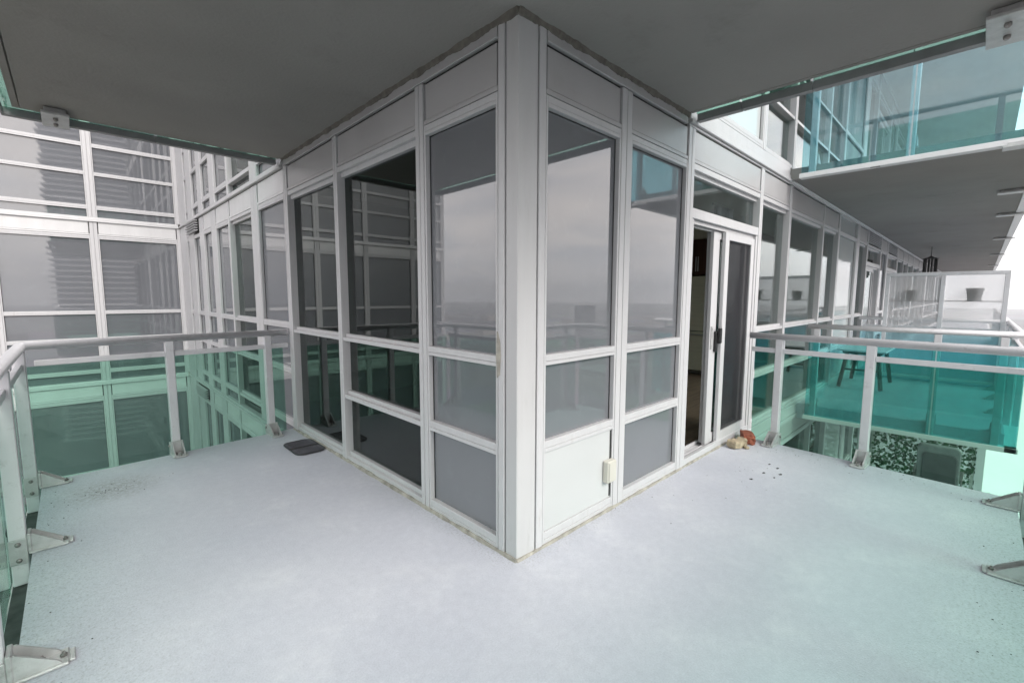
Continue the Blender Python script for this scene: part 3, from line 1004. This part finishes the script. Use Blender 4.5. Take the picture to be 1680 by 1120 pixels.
def foot(x, y, nx, ny):
    tx = (-ny, nx)
    def T(a, t, zz):
        return (x + nx * a + tx[0] * t, y + ny * a + tx[1] * t, zz)
    b = MB(T)
    b.box(-0.235, 0.135, -0.075, 0.075, 2.722, 2.742, 0.003)
    b.box(-0.20, 0.10, -0.06, 0.06, 2.7425, 2.779, 0.003)
    f = b.build('post_foot', 'cast', ra)
    for a in (-0.14, 0.01):
        MB(T).lathe((a, 0.0, 2.700), [(0.007, 0.0), (0.014, 0.008), (0.014, 0.021)], 8).build('bolt', 'bolt', f)
foot(1.825, -1.625, 1, 0)
foot(-1.612, 3.405, 0, 1)
foot(0.6, -1.90, 0, -1)
for x, y, nx, ny in ((1.825, -1.625, 1, 0), (1.825, -0.4, 1, 0), (-1.612, 3.405, 0, 1), (-0.4, 3.405, 0, 1)):
    post(ra, x, y, nx, ny, 2.88, 3.9)
MB().tube([(1.87, -0.03, 3.91), (1.87, -1.95, 3.91), (-1.88, -1.95, 3.91), (-1.88, 3.45, 3.91), (-0.02, 3.45, 3.91)], 0.036, 12, 0.031).build('handrail', 'rail', ra, smooth=True)

# ------------------------------------------------------------------ neighbour balconies
XN = 5.25
MB().prism([(XN, -1.9), (36, -1.9), (36, 0.02), (XN, 0.02)], -0.19, 0.0).build('neighbour_balcony_floor', 'floor', kind='structure')
XU = 4.42
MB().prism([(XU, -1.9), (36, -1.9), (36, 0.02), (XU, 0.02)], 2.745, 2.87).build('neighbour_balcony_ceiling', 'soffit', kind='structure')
MB().prism([(4.42, -1.9), (36, -1.9), (36, 0.02), (4.42, 0.02)], 2.745 + FL, 2.87 + FL).build('upper_balcony_ceiling', 'soffit_lit', kind='structure')
MB().prism([(4.45, -1.9), (36, -1.9), (36, 0.02), (4.45, 0.02)], -FL - 0.17, -FL).build('lower_balcony_floor', 'floor', kind='structure')
for nm, x0, z in (('neighbour_balcony_edge', XN, -0.165), ('neighbour_balcony_edge', XU, 2.73)):
    b = MB()
    b.box(x0 - 0.105, x0 - 0.002, -1.99, -0.11, z, z + 0.05, 0.003)
    b.box(x0 - 0.105, 36, -2.0, -1.902, z, z + 0.05, 0.003)
    b.build(nm, 'trim', kind='structure')
bd = MB()
bd.box(4.45, 36, -0.03, 0.0, 2.728, 2.744, 0.003)
bd.build('ceiling_sealant', 'trim', kind='structure')

def nrail(name_label, x0, x1, z, zg, posts_end, posts_out, cuts_end, cuts_out, zb, tint='teal', hand=True):
    t = thing('balcony_railing', name_label, 'railing')
    e = MB()
    def TE(u, k, zz):                    # end side: u runs outward from the wall, k toward the viewer
        return (x0 - k, -u, zz)
    def TO(u, k, zz):                    # long side
        return (u, -1.9 - k, zz)
    for T, rng, cuts, pst in ((TE, (0.12, 1.985), cuts_end, posts_end), (TO, (x0 - 0.085, x1), cuts_out, posts_out)):
        ed = [rng[0]] + list(cuts) + [rng[1]]
        for j in range(len(ed) - 1):
            MB(T).box(ed[j] + 0.006, ed[j + 1] - 0.006, 0.080, 0.088, z + zb, z + 0.872).build('glass_panel', tint, t)
        for u in pst:
            MB(T).box(u - 0.031, u + 0.031, 0.012, 0.075, z - 0.12, z + 1.01, 0.004).build('post', 'rail', t)
            f = MB(T)
            f.box(u - 0.05, u + 0.05, -0.15, 0.0, z + 0.002, z + 0.014, 0.003)
            for dt in (-0.036, 0.036):
                pr = [(0.0, 0.014), (-0.13, 0.014), (-0.118, 0.03), (-0.012, 0.108), (0.0, 0.108)]
                f.add([(u + dt - 0.005, a, z + q) for a, q in pr] + [(u + dt + 0.005, a, z + q) for a, q in pr],
                      [tuple(range(5)), tuple(range(5, 10))] + [(i, (i + 1) % 5, 5 + (i + 1) % 5, 5 + i) for i in range(5)])
            f.build('bracket', 'cast', t)
        ln = [rng[0]] + sorted(pst) + [rng[1]]
        for j in range(len(ln) - 1):
            a, b_ = ln[j] + 0.034, ln[j + 1] - 0.034
            if b_ > a:
                MB(T).box(a, b_, 0.03, 0.066, z + 0.878, z + 0.922, 0.004).build('lower_rail', 'rail', t)
    MB().tube([(x0 - 0.045, -0.10, z + 1.04), (x0 - 0.045, -1.945, z + 1.04), (x1, -1.945, z + 1.04)], 0.036, 12, 0.031).build('handrail', 'rail', t, smooth=True)
    return t
nrail('silver railing with deep teal glass on the neighbour balcony beside the door', XN, 8.55, 0.0, 0, (0.20, 1.33, 1.83), (6.4, 7.5, 8.4), (1.33,), (6.4, 7.5), -0.12, 'teal_low')
nrail('teal glass railing of the balcony above the neighbour, seen from below', XU, 16.0, FL, 0, (0.22, 1.04, 1.86), (5.6, 6.8, 8.0, 9.2, 10.4, 11.6, 12.8, 14.0, 15.2), (1.04,),
      (5.6, 6.8, 8.0, 9.2, 10.4, 11.6, 12.8, 14.0, 15.2), -0.10)
nrail('far balcony railing in silver beyond the frosted privacy screen', 8.75, 20.0, 0.0, 0, (), tuple(9.3 + 0.9 * i for i in range(12)), (), tuple(9.3 + 1.8 * i for i in range(6)), -0.12)

# post feet under the neighbour ceiling
for x, y in ((4.33, -1.79), (6.85, -1.80), (9.15, -1.82), (13.4, -1.83), (19, -1.83), (26, -1.83)):
    b = MB()
    b.box(x - 0.075, x + 0.075, y - 0.21, y + 0.13, 2.700, 2.722, 0.003)
    b.box(x - 0.05, x + 0.05, y - 0.16, y + 0.10, 2.7225, 2.7445, 0.003)
    o = b.build('post_foot', 'cast')
    where = {4.33: 'first pale post foot under the neighbour ceiling, by its white edge', 6.85: 'second pale post foot under the neighbour ceiling',
             9.15: 'third pale post foot under the neighbour ceiling, thin and bright', 13.4: 'fourth post foot under the neighbour ceiling, just above the screen',
             19: 'fifth small post foot far along the neighbour ceiling', 26: 'farthest small post foot at the end of the neighbour ceiling'}[x]
    tag(o, where, 'post foot', 'post feet under the neighbour ceiling')
fx = MB()
fx.box(4.32, 4.46, -0.82, -0.79, 2.735, 2.744, 0.002)
fx.box(4.32, 4.345, -0.82, -0.74, 2.725, 2.7445, 0.002)
fx.box(4.435, 4.46, -0.82, -0.74, 2.725, 2.7445, 0.002)
tag(fx.build('conduit_clip', 'bolt'), 'small dark metal clip stuck on the neighbour ceiling', 'clip')

# frosted privacy screen with two pots on its far ledge
XS = 8.6
ps = thing('privacy_screen', 'frosted glass privacy screen in a grey frame between two balconies', 'screen')
f = MB()
for y in (-0.475, -1.175, -1.885):
    f.box(XS - 0.03, XS + 0.03, y - 0.028, y + 0.028, 0.0, 1.765, 0.003)
f.build('post', 'rail', ps)
MB().box(XS - 0.03, XS + 0.03, -1.913, -0.447, 1.767, 1.822, 0.003).build('top_rail', 'rail', ps)
MB().box(XS - 0.02, XS + 0.02, -1.86, -0.50, 0.05, 0.10, 0.003).build('bottom_rail', 'rail', ps)
for y0, y1 in ((-1.147, -0.503), (-1.857, -1.203)):
    MB().box(XS - 0.004, XS + 0.004, y0, y1, 0.10, 1.766).build('glass_panel', 'frosted', ps)
MB().box(XS + 0.012, XS + 0.024, -1.85, -0.50, 1.345, 1.357, 0.002).build('ledge_rail', 'bolt', ps)
for y, s, lab in ((-0.80, 1.0, 'dark flower pot behind the screen pane nearest the wall'), (-1.545, 1.18, 'larger green grey flower pot behind the outer screen pane')):
    p = thing('flower_pot', lab, 'flower pot', 'flower pots behind the privacy screen')
    h = 0.165 * s
    MB().lathe((XS + 0.027 + 0.092 * s, y, 1.365), [(0.066 * s, 0), (0.082 * s, h * 0.8), (0.088 * s, h * 0.8), (0.092 * s, h), (0.080 * s, h), (0.075 * s, h * 0.82)], 20).build('body', 'pot', p, smooth=False)
    MB().lathe((XS + 0.027 + 0.092 * s, y, 1.352), [(0.075 * s, 0), (0.085 * s, 0.012)], 20).build('saucer', 'pot', p)
    hk = MB().tube([(XS + 0.02, y, 1.362), (XS + 0.02, y, 1.36), (XS + 0.22, y, 1.345)], 0.006, 6)
    hk.build('hanger', 'bolt', p)

# small table on the neighbour balcony
tb = thing('side_table', 'low table with black splayed legs behind teal glass on the neighbour balcony', 'table')
tx_, ty_ = 7.45, -0.42
MB().box(tx_ - 0.55, tx_ + 0.55, ty_ - 0.30, ty_ + 0.30, 0.585, 0.612, 0.006).build('table_top', 'tabletop', tb)
MB().box(tx_ - 0.48, tx_ + 0.48, ty_ - 0.24, ty_ + 0.24, 0.545, 0.583, 0.004).build('apron', 'black', tb)
for sx in (-1, 1):
    for sy in (-1, 1):
        MB().tube([(tx_ + sx * 0.42, ty_ + sy * 0.19, 0.55), (tx_ + sx * 0.50, ty_ + sy * 0.26, 0.02)], 0.028, 8).build('leg', 'black', tb)
MB().tube([(tx_ - 0.46, ty_ - 0.22, 0.30), (tx_ - 0.46, ty_ + 0.22, 0.30)], 0.014, 8).build('stretcher', 'black', tb)

# hanging chime far along under the ceiling
wc = thing('wind_chime', 'dark hanging chime with a round top under the far ceiling', 'wind chime')
cx_, cy_ = 15.0, -0.60
MB().tube([(cx_, cy_, 2.744), (cx_, cy_, 2.49)], 0.008, 6).build('cord', 'black', wc)
MB().lathe((cx_, cy_, 2.425), [(0.16, 0), (0.17, 0.014), (0.07, 0.045), (0.012, 0.08)], 20).build('disc', 'black', wc)
for i in range(6):
    a = i * math.pi / 3 + 0.3
    MB().tube([(cx_ + 0.13 * math.cos(a), cy_ + 0.13 * math.sin(a), 2.425), (cx_ + 0.13 * math.cos(a), cy_ + 0.13 * math.sin(a), 2.02 - 0.03 * (i % 3))], 0.026, 8).build('pipe', 'black', wc)

# ------------------------------------------------------------------ storey below: ivy lattice and patio chair
lt = thing('lattice_screen', 'ivy covered lattice screen on the balcony one storey down', 'screen')
XLt, zl0, zl1, ya, yb = 12.2, -FL + 0.02, -FL + 2.25, -0.03, -1.76
fr2 = MB()
fr2.box(XLt - 0.02, XLt + 0.02, ya - 0.03, ya + 0.03, zl0, zl1, 0.003)
fr2.box(XLt - 0.02, XLt + 0.02, yb - 0.03, yb + 0.03, zl0, zl1, 0.003)
fr2.box(XLt - 0.02, XLt + 0.02, yb + 0.031, ya - 0.031, zl1 - 0.05, zl1, 0.003)
fr2.build('frame', 'lattice', lt)
for sgn, dx in ((1, 0.006), (-1, -0.006)):
    W, H = ya - yb, zl1 - zl0
    step = 0.115
    k = -H
    while k < W:
        pts_ = []
        a0, a1 = max(0, k), min(W, k + H)
        if a1 - a0 > 0.05:
            s0, s1 = a0 - k, a1 - k
            if sgn < 0:
                p0, p1 = (ya - a0, zl0 + s0), (ya - a1, zl0 + s1)
            else:
                p0, p1 = (yb + a0, zl0 + s0), (yb + a1, zl0 + s1)
            MB().tube([(XLt + dx, p0[0], p0[1]), (XLt + dx, p1[0], p1[1])], 0.011, 4, 0.004).build('slat', 'lattice', lt)
        k += step
lv = MB()
for i in range(3000):
    y, z = random.uniform(yb - 0.03, ya), random.uniform(zl0, zl1)
    dens = 0.5 + 0.5 * math.sin(y * 7.1 + z * 4.3) * math.sin(z * 6.7 - y * 2.2)
    if random.random() > 0.35 + 0.65 * dens:
        continue
    r = random.uniform(0.026, 0.052)
    c = Vector((XLt + random.uniform(-0.05, 0.03), y, z))
    n = Vector((-1, random.uniform(-0.8, 0.8), random.uniform(-0.3, 0.9))).normalized()
    a = n.cross(Vector((random.uniform(-1, 1), random.uniform(-1, 1), random.uniform(-1, 1)))).normalized()
    b = n.cross(a)
    lv.add([tuple(c - a * r), tuple(c + b * r * 0.7 + n * 0.006), tuple(c + a * r * 1.2), tuple(c - b * r * 0.7 + n * 0.006)], [(0, 1, 2), (0, 2, 3)])
MB().box(XLt + 0.07, XLt + 0.078, yb + 0.035, ya - 0.035, zl0, zl1 - 0.055).build('glass_panel', 'frosted', lt)
iv = lv.build('ivy_leaves', 'ivy', lt)
iv['kind'] = 'stuff'
MB().box(XLt - 0.05, XLt + 0.05, -1.93, -1.80, -FL, -FL + 2.6, 0.003).build('end_post', 'trim', lt)

ch = thing('patio_chair', 'high backed grey patio chair one storey down in front of the ivy lattice', 'chair')
def slab_round(cx, cy, cz, w, h, t, tilt, mat, name, r=0.09, parent=ch):
    pr = []
    for qx, qz, a0 in ((w / 2 - r, h / 2 - r, 0), (-w / 2 + r, h / 2 - r, 90), (-w / 2 + r, -h / 2 + r, 180), (w / 2 - r, -h / 2 + r, 270)):
        for k in range(7):
            a = R_(a0 + 15 * k)
            pr.append((qx + r * math.cos(a), qz + r * math.sin(a)))
    n = len(pr)
    b = MB(lambda y, k, z: (cx + k * math.cos(tilt) - z * math.sin(tilt), cy + y, cz + z * math.cos(tilt) + k * math.sin(tilt)))
    b.add([(y, -t / 2, z) for y, z in pr] + [(y, t / 2, z) for y, z in pr] + [(y * 0.95, -t / 2 - 0.012, z * 0.95) for y, z in pr],
          [tuple(range(n, 2 * n)), tuple(range(2 * n, 3 * n))] + [(i, (i + 1) % n, n + (i + 1) % n, n + i) for i in range(n)] +
          [(i, (i + 1) % n, 2 * n + (i + 1) % n, 2 * n + i) for i in range(n)])
    return b.build(name, mat, parent)
chx, chy = 11.05, -1.25
slab_round(chx, chy, -FL + 0.72, 0.66, 1.12, 0.09, 0.20, 'cushion', 'back_cover')
slab_round(chx - 0.066, chy - 0.02, -FL + 0.66, 0.53, 0.90, 0.02, 0.20, 'sling', 'backrest', 0.07)
MB().box(chx + 0.05, chx + 0.62, chy - 0.30, chy + 0.30, -FL + 0.36, -FL + 0.44, 0.02).build('seat', 'sling', ch)
for sy in (-1, 1):
    MB().box(chx - 0.02, chx + 0.58, chy + sy * 0.36 - 0.03, chy + sy * 0.36 + 0.03, -FL + 0.60, -FL + 0.635, 0.01).build('armrest', 'bolt', ch)
    for sx in (0.02, 0.56):
        MB().tube([(chx + sx, chy + sy * 0.36, -FL + 0.6), (chx + sx + (0.04 if sx > 0.3 else -0.04), chy + sy * 0.36, -FL + 0.002)], 0.016, 8).build('leg', 'bolt', ch)

# ------------------------------------------------------------------ small things on our floor
mt_ = thing('drain_mat', 'dark grey ribbed rubber mat with a centre fold lying by the dark windows', 'mat')
def mat_half(y0, y1, rounded_hi):
    r = 0.07
    x0, x1 = -0.275, -0.018
    pr = []
    if rounded_hi:
        pr = [(x0, y0), (x1, y0)] + [(x1 - r + r * math.cos(R_(a)), y1 - r + r * math.sin(R_(a))) for a in range(0, 91, 18)] + \
             [(x0 + r + r * math.cos(R_(a)), y1 - r + r * math.sin(R_(a))) for a in range(90, 181, 18)]
    else:
        pr = [(x1, y1), (x0, y1)] + [(x0 + r + r * math.cos(R_(a)), y0 + r + r * math.sin(R_(a))) for a in range(180, 271, 18)] + \
             [(x1 - r + r * math.cos(R_(a)), y0 + r + r * math.sin(R_(a))) for a in range(270, 361, 18)]
    b = MB().prism(pr, 0.003, 0.012)
    pad = b.build('pad', 'rubber', mt_)
    c = MB()
    yy = y0 + 0.03
    while yy < y1 - 0.02:
        c.box(x0 + 0.035, x1 - 0.035, yy, yy + 0.008, 0.0122, 0.0165, 0.001)
        yy += 0.016
    c.build('ribs', 'rubber', pad)
    n = len(pr)
    cxm, cym = (x0 + x1) / 2, (y0 + y1) / 2
    c = MB()
    c.tube([(x, y, 0.012) for x, y in pr] + [(pr[0][0], pr[0][1], 0.012)], 0.005, 6)
    c.build('rim', 'black', pad)
mat_half(2.68, 2.895, True)
mat_half(2.465, 2.66, False)

def rock(name, mat, c, size, label, cat, seed, rz=0.0, jag=0.07):
    rnd = random.Random(seed)
    bm = bmesh.new()
    bmesh.ops.create_cube(bm, size=1)
    bmesh.ops.subdivide_edges(bm, edges=bm.edges[:], cuts=3, use_grid_fill=True)
    for v in bm.verts:
        d = v.co.copy()
        v.co = d.lerp(d.normalized() * 0.62, 0.12 if name == 'broken_brick' else 0.42)
        v.co *= 1 + rnd.uniform(-jag, jag)
        v.co.x *= size[0]
        v.co.y *= size[1]
        v.co.z *= size[2]
    mnz = min(v.co.z for v in bm.verts)
    mt3 = Matrix.Translation(Vector((c[0], c[1], 0.001 - mnz))) @ Matrix.Rotation(rz, 4, 'Z')
    bm.transform(mt3)
    me = bpy.data.meshes.new(name)
    bm.to_mesh(me)
    bm.free()
    me.materials.append(M[mat])
    o = bpy.data.objects.new(name, me)
    col.objects.link(o)
    tag(o, label, cat, 'stones beside the sliding door')
    return o
rock('broken_brick', 'redbrick', (3.05, -0.135), (0.21, 0.10, 0.085), 'broken red brick lying beside two tan stones near the sliding door', 'brick', 3, 0.5)
rock('stone', 'tanstone', (2.90, -0.135), (0.13, 0.085, 0.065), 'tan stone lying between the red brick and another pale stone', 'stone', 5, 0.4)
rock('stone', 'tanstone', (2.79, -0.115), (0.13, 0.10, 0.07), 'pale tan stone at the end of the row nearest the door opening', 'stone', 8, -0.3)
rock('pebble', 'tanstone', (2.83, -0.20), (0.045, 0.035, 0.022), 'small grey pebble in front of the tan stones', 'pebble', 9, 0.9)

cr_ = MB()
spots = [(2.275, -0.299), (2.171, -0.34), (2.21, -0.359), (2.282, -0.373), (2.297, -0.425), (2.55, -0.476), (2.495, -0.551), (2.31, -0.513), (2.377, -0.616), (2.26, -0.603),
         (2.092, -0.483), (1.999, -0.452), (1.922, -0.511), (1.608, -0.476), (1.244, -0.105), (1.382, -0.204), (1.408, -0.333), (0.994, -0.378), (1.916, -0.213), (1.967, -0.629),
         (0.915, -0.022), (1.87, -0.022), (2.30, -0.33), (2.44, -0.50)]
for i, (x, y) in enumerate(spots):
    big = i in (5, 6, 7, 8, 9, 10)
    r = random.uniform(0.010, 0.015) if big else random.uniform(0.004, 0.007)
    for q in range(3 if big else 1):
        ox, oy = random.uniform(-r, r) * 1.3, random.uniform(-r, r)
        cr_.lathe((x + ox, y + oy * 0.6, 0.001), [(r * 0.55, 0), (r * 0.6, r * 0.12), (r * 0.3, r * 0.2)], 6)
for i in range(160):
    side = random.choice('lfre')
    if side == 'l':
        x, y = -1.86 + abs(random.gauss(0, 0.10)), random.uniform(-1.8, 3.2)
    elif side == 'f':
        x, y = random.uniform(-1.8, 3.0), -1.89 + abs(random.gauss(0, 0.1))
    elif side == 'r':
        x, y = 3.10 - abs(random.gauss(0, 0.16)), random.uniform(-1.8, -0.3)
    else:
        x, y = random.gauss(-1.5, 0.14), random.gauss(2.72, 0.10)
    r = random.uniform(0.002, 0.0045)
    cr_.lathe((x, y, 0.0005), [(r * 0.9, 0), (r, r * 0.3), (r * 0.4, r * 0.6)], 5)
cr_.build('dirt_crumbs', 'crumb', kind='stuff')

# ------------------------------------------------------------------ city far below and towers across the way
gz = -78.0
MB().prism([(-4500, -4500), (4500, -4500), (4500, 4500), (-4500, 4500)], gz - 1, gz).build('ground', 'ground', kind='structure')

def tower(label, cx, cy, w, d, floors, z0, zig, rot):
    t = thing('apartment_tower', label, 'building')
    ca, sa = math.cos(rot), math.sin(rot)
    T = lambda x, y, z: (cx + x * ca - y * sa, cy + x * sa + y * ca, z)
    h = floors * 2.95
    MB(T).box(-w / 2, w / 2, -d / 2, d / 2, z0, z0 + h).build('core', 'tower_dark', t)
    mesh_cache = {}
    for i in range(floors + 1):
        k = i % 5 if zig else 0
        key = (k,)
        if key not in mesh_cache:
            o_ = 1.6 + (abs(k - 2) * 0.55 if zig else 0)
            p = MB()
            ca2, sa2 = ca, sa
            poly = [(-w / 2 - o_ * 0.6, -d / 2 - o_), (w / 2 + o_ * 0.6, -d / 2 - o_), (w / 2 + o_, -d / 2 + d * 0.2), (w / 2 + o_, d / 2 + o_ * 0.4), (0, d / 2 + o_ * 1.3), (-w / 2 - o_, d / 2 + o_ * 0.4), (-w / 2 - o_, -d / 2 + d * 0.2)]
            p.prism([(x * ca2 - y * sa2, x * sa2 + y * ca2) for x, y in poly], 0, 0.9)
            mesh_cache[key] = p.mesh('floor_slab', 'tower')
        o = bpy.data.objects.new('floor_slab', mesh_cache[key])
        o.location = (cx, cy, z0 + i * 2.95)
        o.parent = t
        col.objects.link(o)
    MB(T).box(-w * 0.25, w * 0.25, -d * 0.25, d * 0.25, z0 + h + 0.9, z0 + h + 6).build('penthouse', 'tower', t)
    return t
tower('tall residential tower with stacked pale balcony slabs mirrored in the wing panes', 12, -330, 34, 24, 58, gz, True, 0.12)
tower('second slab tower standing beside the taller one across the city', 78, -300, 30, 26, 42, gz, True, -0.2)
tower('distant slender tower on the skyline past the court', -420, 260, 28, 28, 24, gz, False, 0.4)
tower('distant tower on the skyline opposite the sliding door', 560, -420, 30, 30, 22, gz, False, 0.8)

wh = thing('added_hall', 'added white roofed hall standing in for bright ground far below the right end of the balcony', 'building')
MB().box(195, 700, -75, 30, gz + 0.5, gz + 12).build('wall', 'citywall', wh)  # made-up hall, added so the view down ends in bright white
MB().box(194, 701, -76, 31, gz + 12.05, gz + 13).build('roof', 'whiteroof', wh)
for i in range(5):
    MB().box(230 + i * 60, 244 + i * 60, -60 + 50 * (i % 2), -50 + 50 * (i % 2), gz + 13.02, gz + 15.5).build('roof_unit', 'roofgrey', wh)
rnd = random.Random(11)
lowm = []
for k in range(5):
    lowm.append((rnd.uniform(20, 60), rnd.uniform(20, 50), rnd.uniform(6, 18)))
n = 0
while n < 110:
    a = rnd.uniform(-math.pi, math.pi)
    d = rnd.uniform(160, 1500)
    x, y = d * math.cos(a), d * math.sin(a)
    if abs(x) < 60 and abs(y) < 60:
        continue
    if 150 < x < 740 and -110 < y < 70:
        continue
    if x > 0 and y > 0 and d < 900:
        continue
    w, l, h = lowm[n % 5]
    if n < 5:
        root = thing('city_building', 'low flat roofed building in the city far below', 'building', 'low buildings of the city far below')
        MB().box(-w / 2, w / 2, -l / 2, l / 2, 0, h).build('wall', 'citywall', root)
        MB().box(-w / 2 - 0.4, w / 2 + 0.4, -l / 2 - 0.4, l / 2 + 0.4, h + 0.01, h + 0.8).build('roof', 'roofgrey', root)
        if n == 0:
            protos = []
        protos.append(root)
    else:
        src = protos[n % 5]
        root = src.copy()
        col.objects.link(root)
        for c in list(src.children):
            cc2 = c.copy()
            col.objects.link(cc2)
            cc2.parent = root
    root.location = (x, y, gz)
    root.rotation_euler = (0, 0, rnd.choice((0.1, 0.1 + math.pi / 2)))
    n += 1

# ------------------------------------------------------------------ haze over the city
hm = bpy.data.materials.new('air haze')
hm.use_nodes = True
hn = hm.node_tree
hn.nodes.clear()
ho = hn.nodes.new('ShaderNodeOutputMaterial')
hv = hn.nodes.new('ShaderNodeVolumePrincipled')
hv.inputs['Color'].default_value = (0.93, 0.94, 0.96, 1)
hv.inputs['Density'].default_value = 0.00030
hn.links.new(hv.outputs[0], ho.inputs['Volume'])
M['haze'] = hm
hz = MB().box(-4700, 4700, -4700, 4700, gz - 2, 112).build('haze', 'haze', kind='stuff')
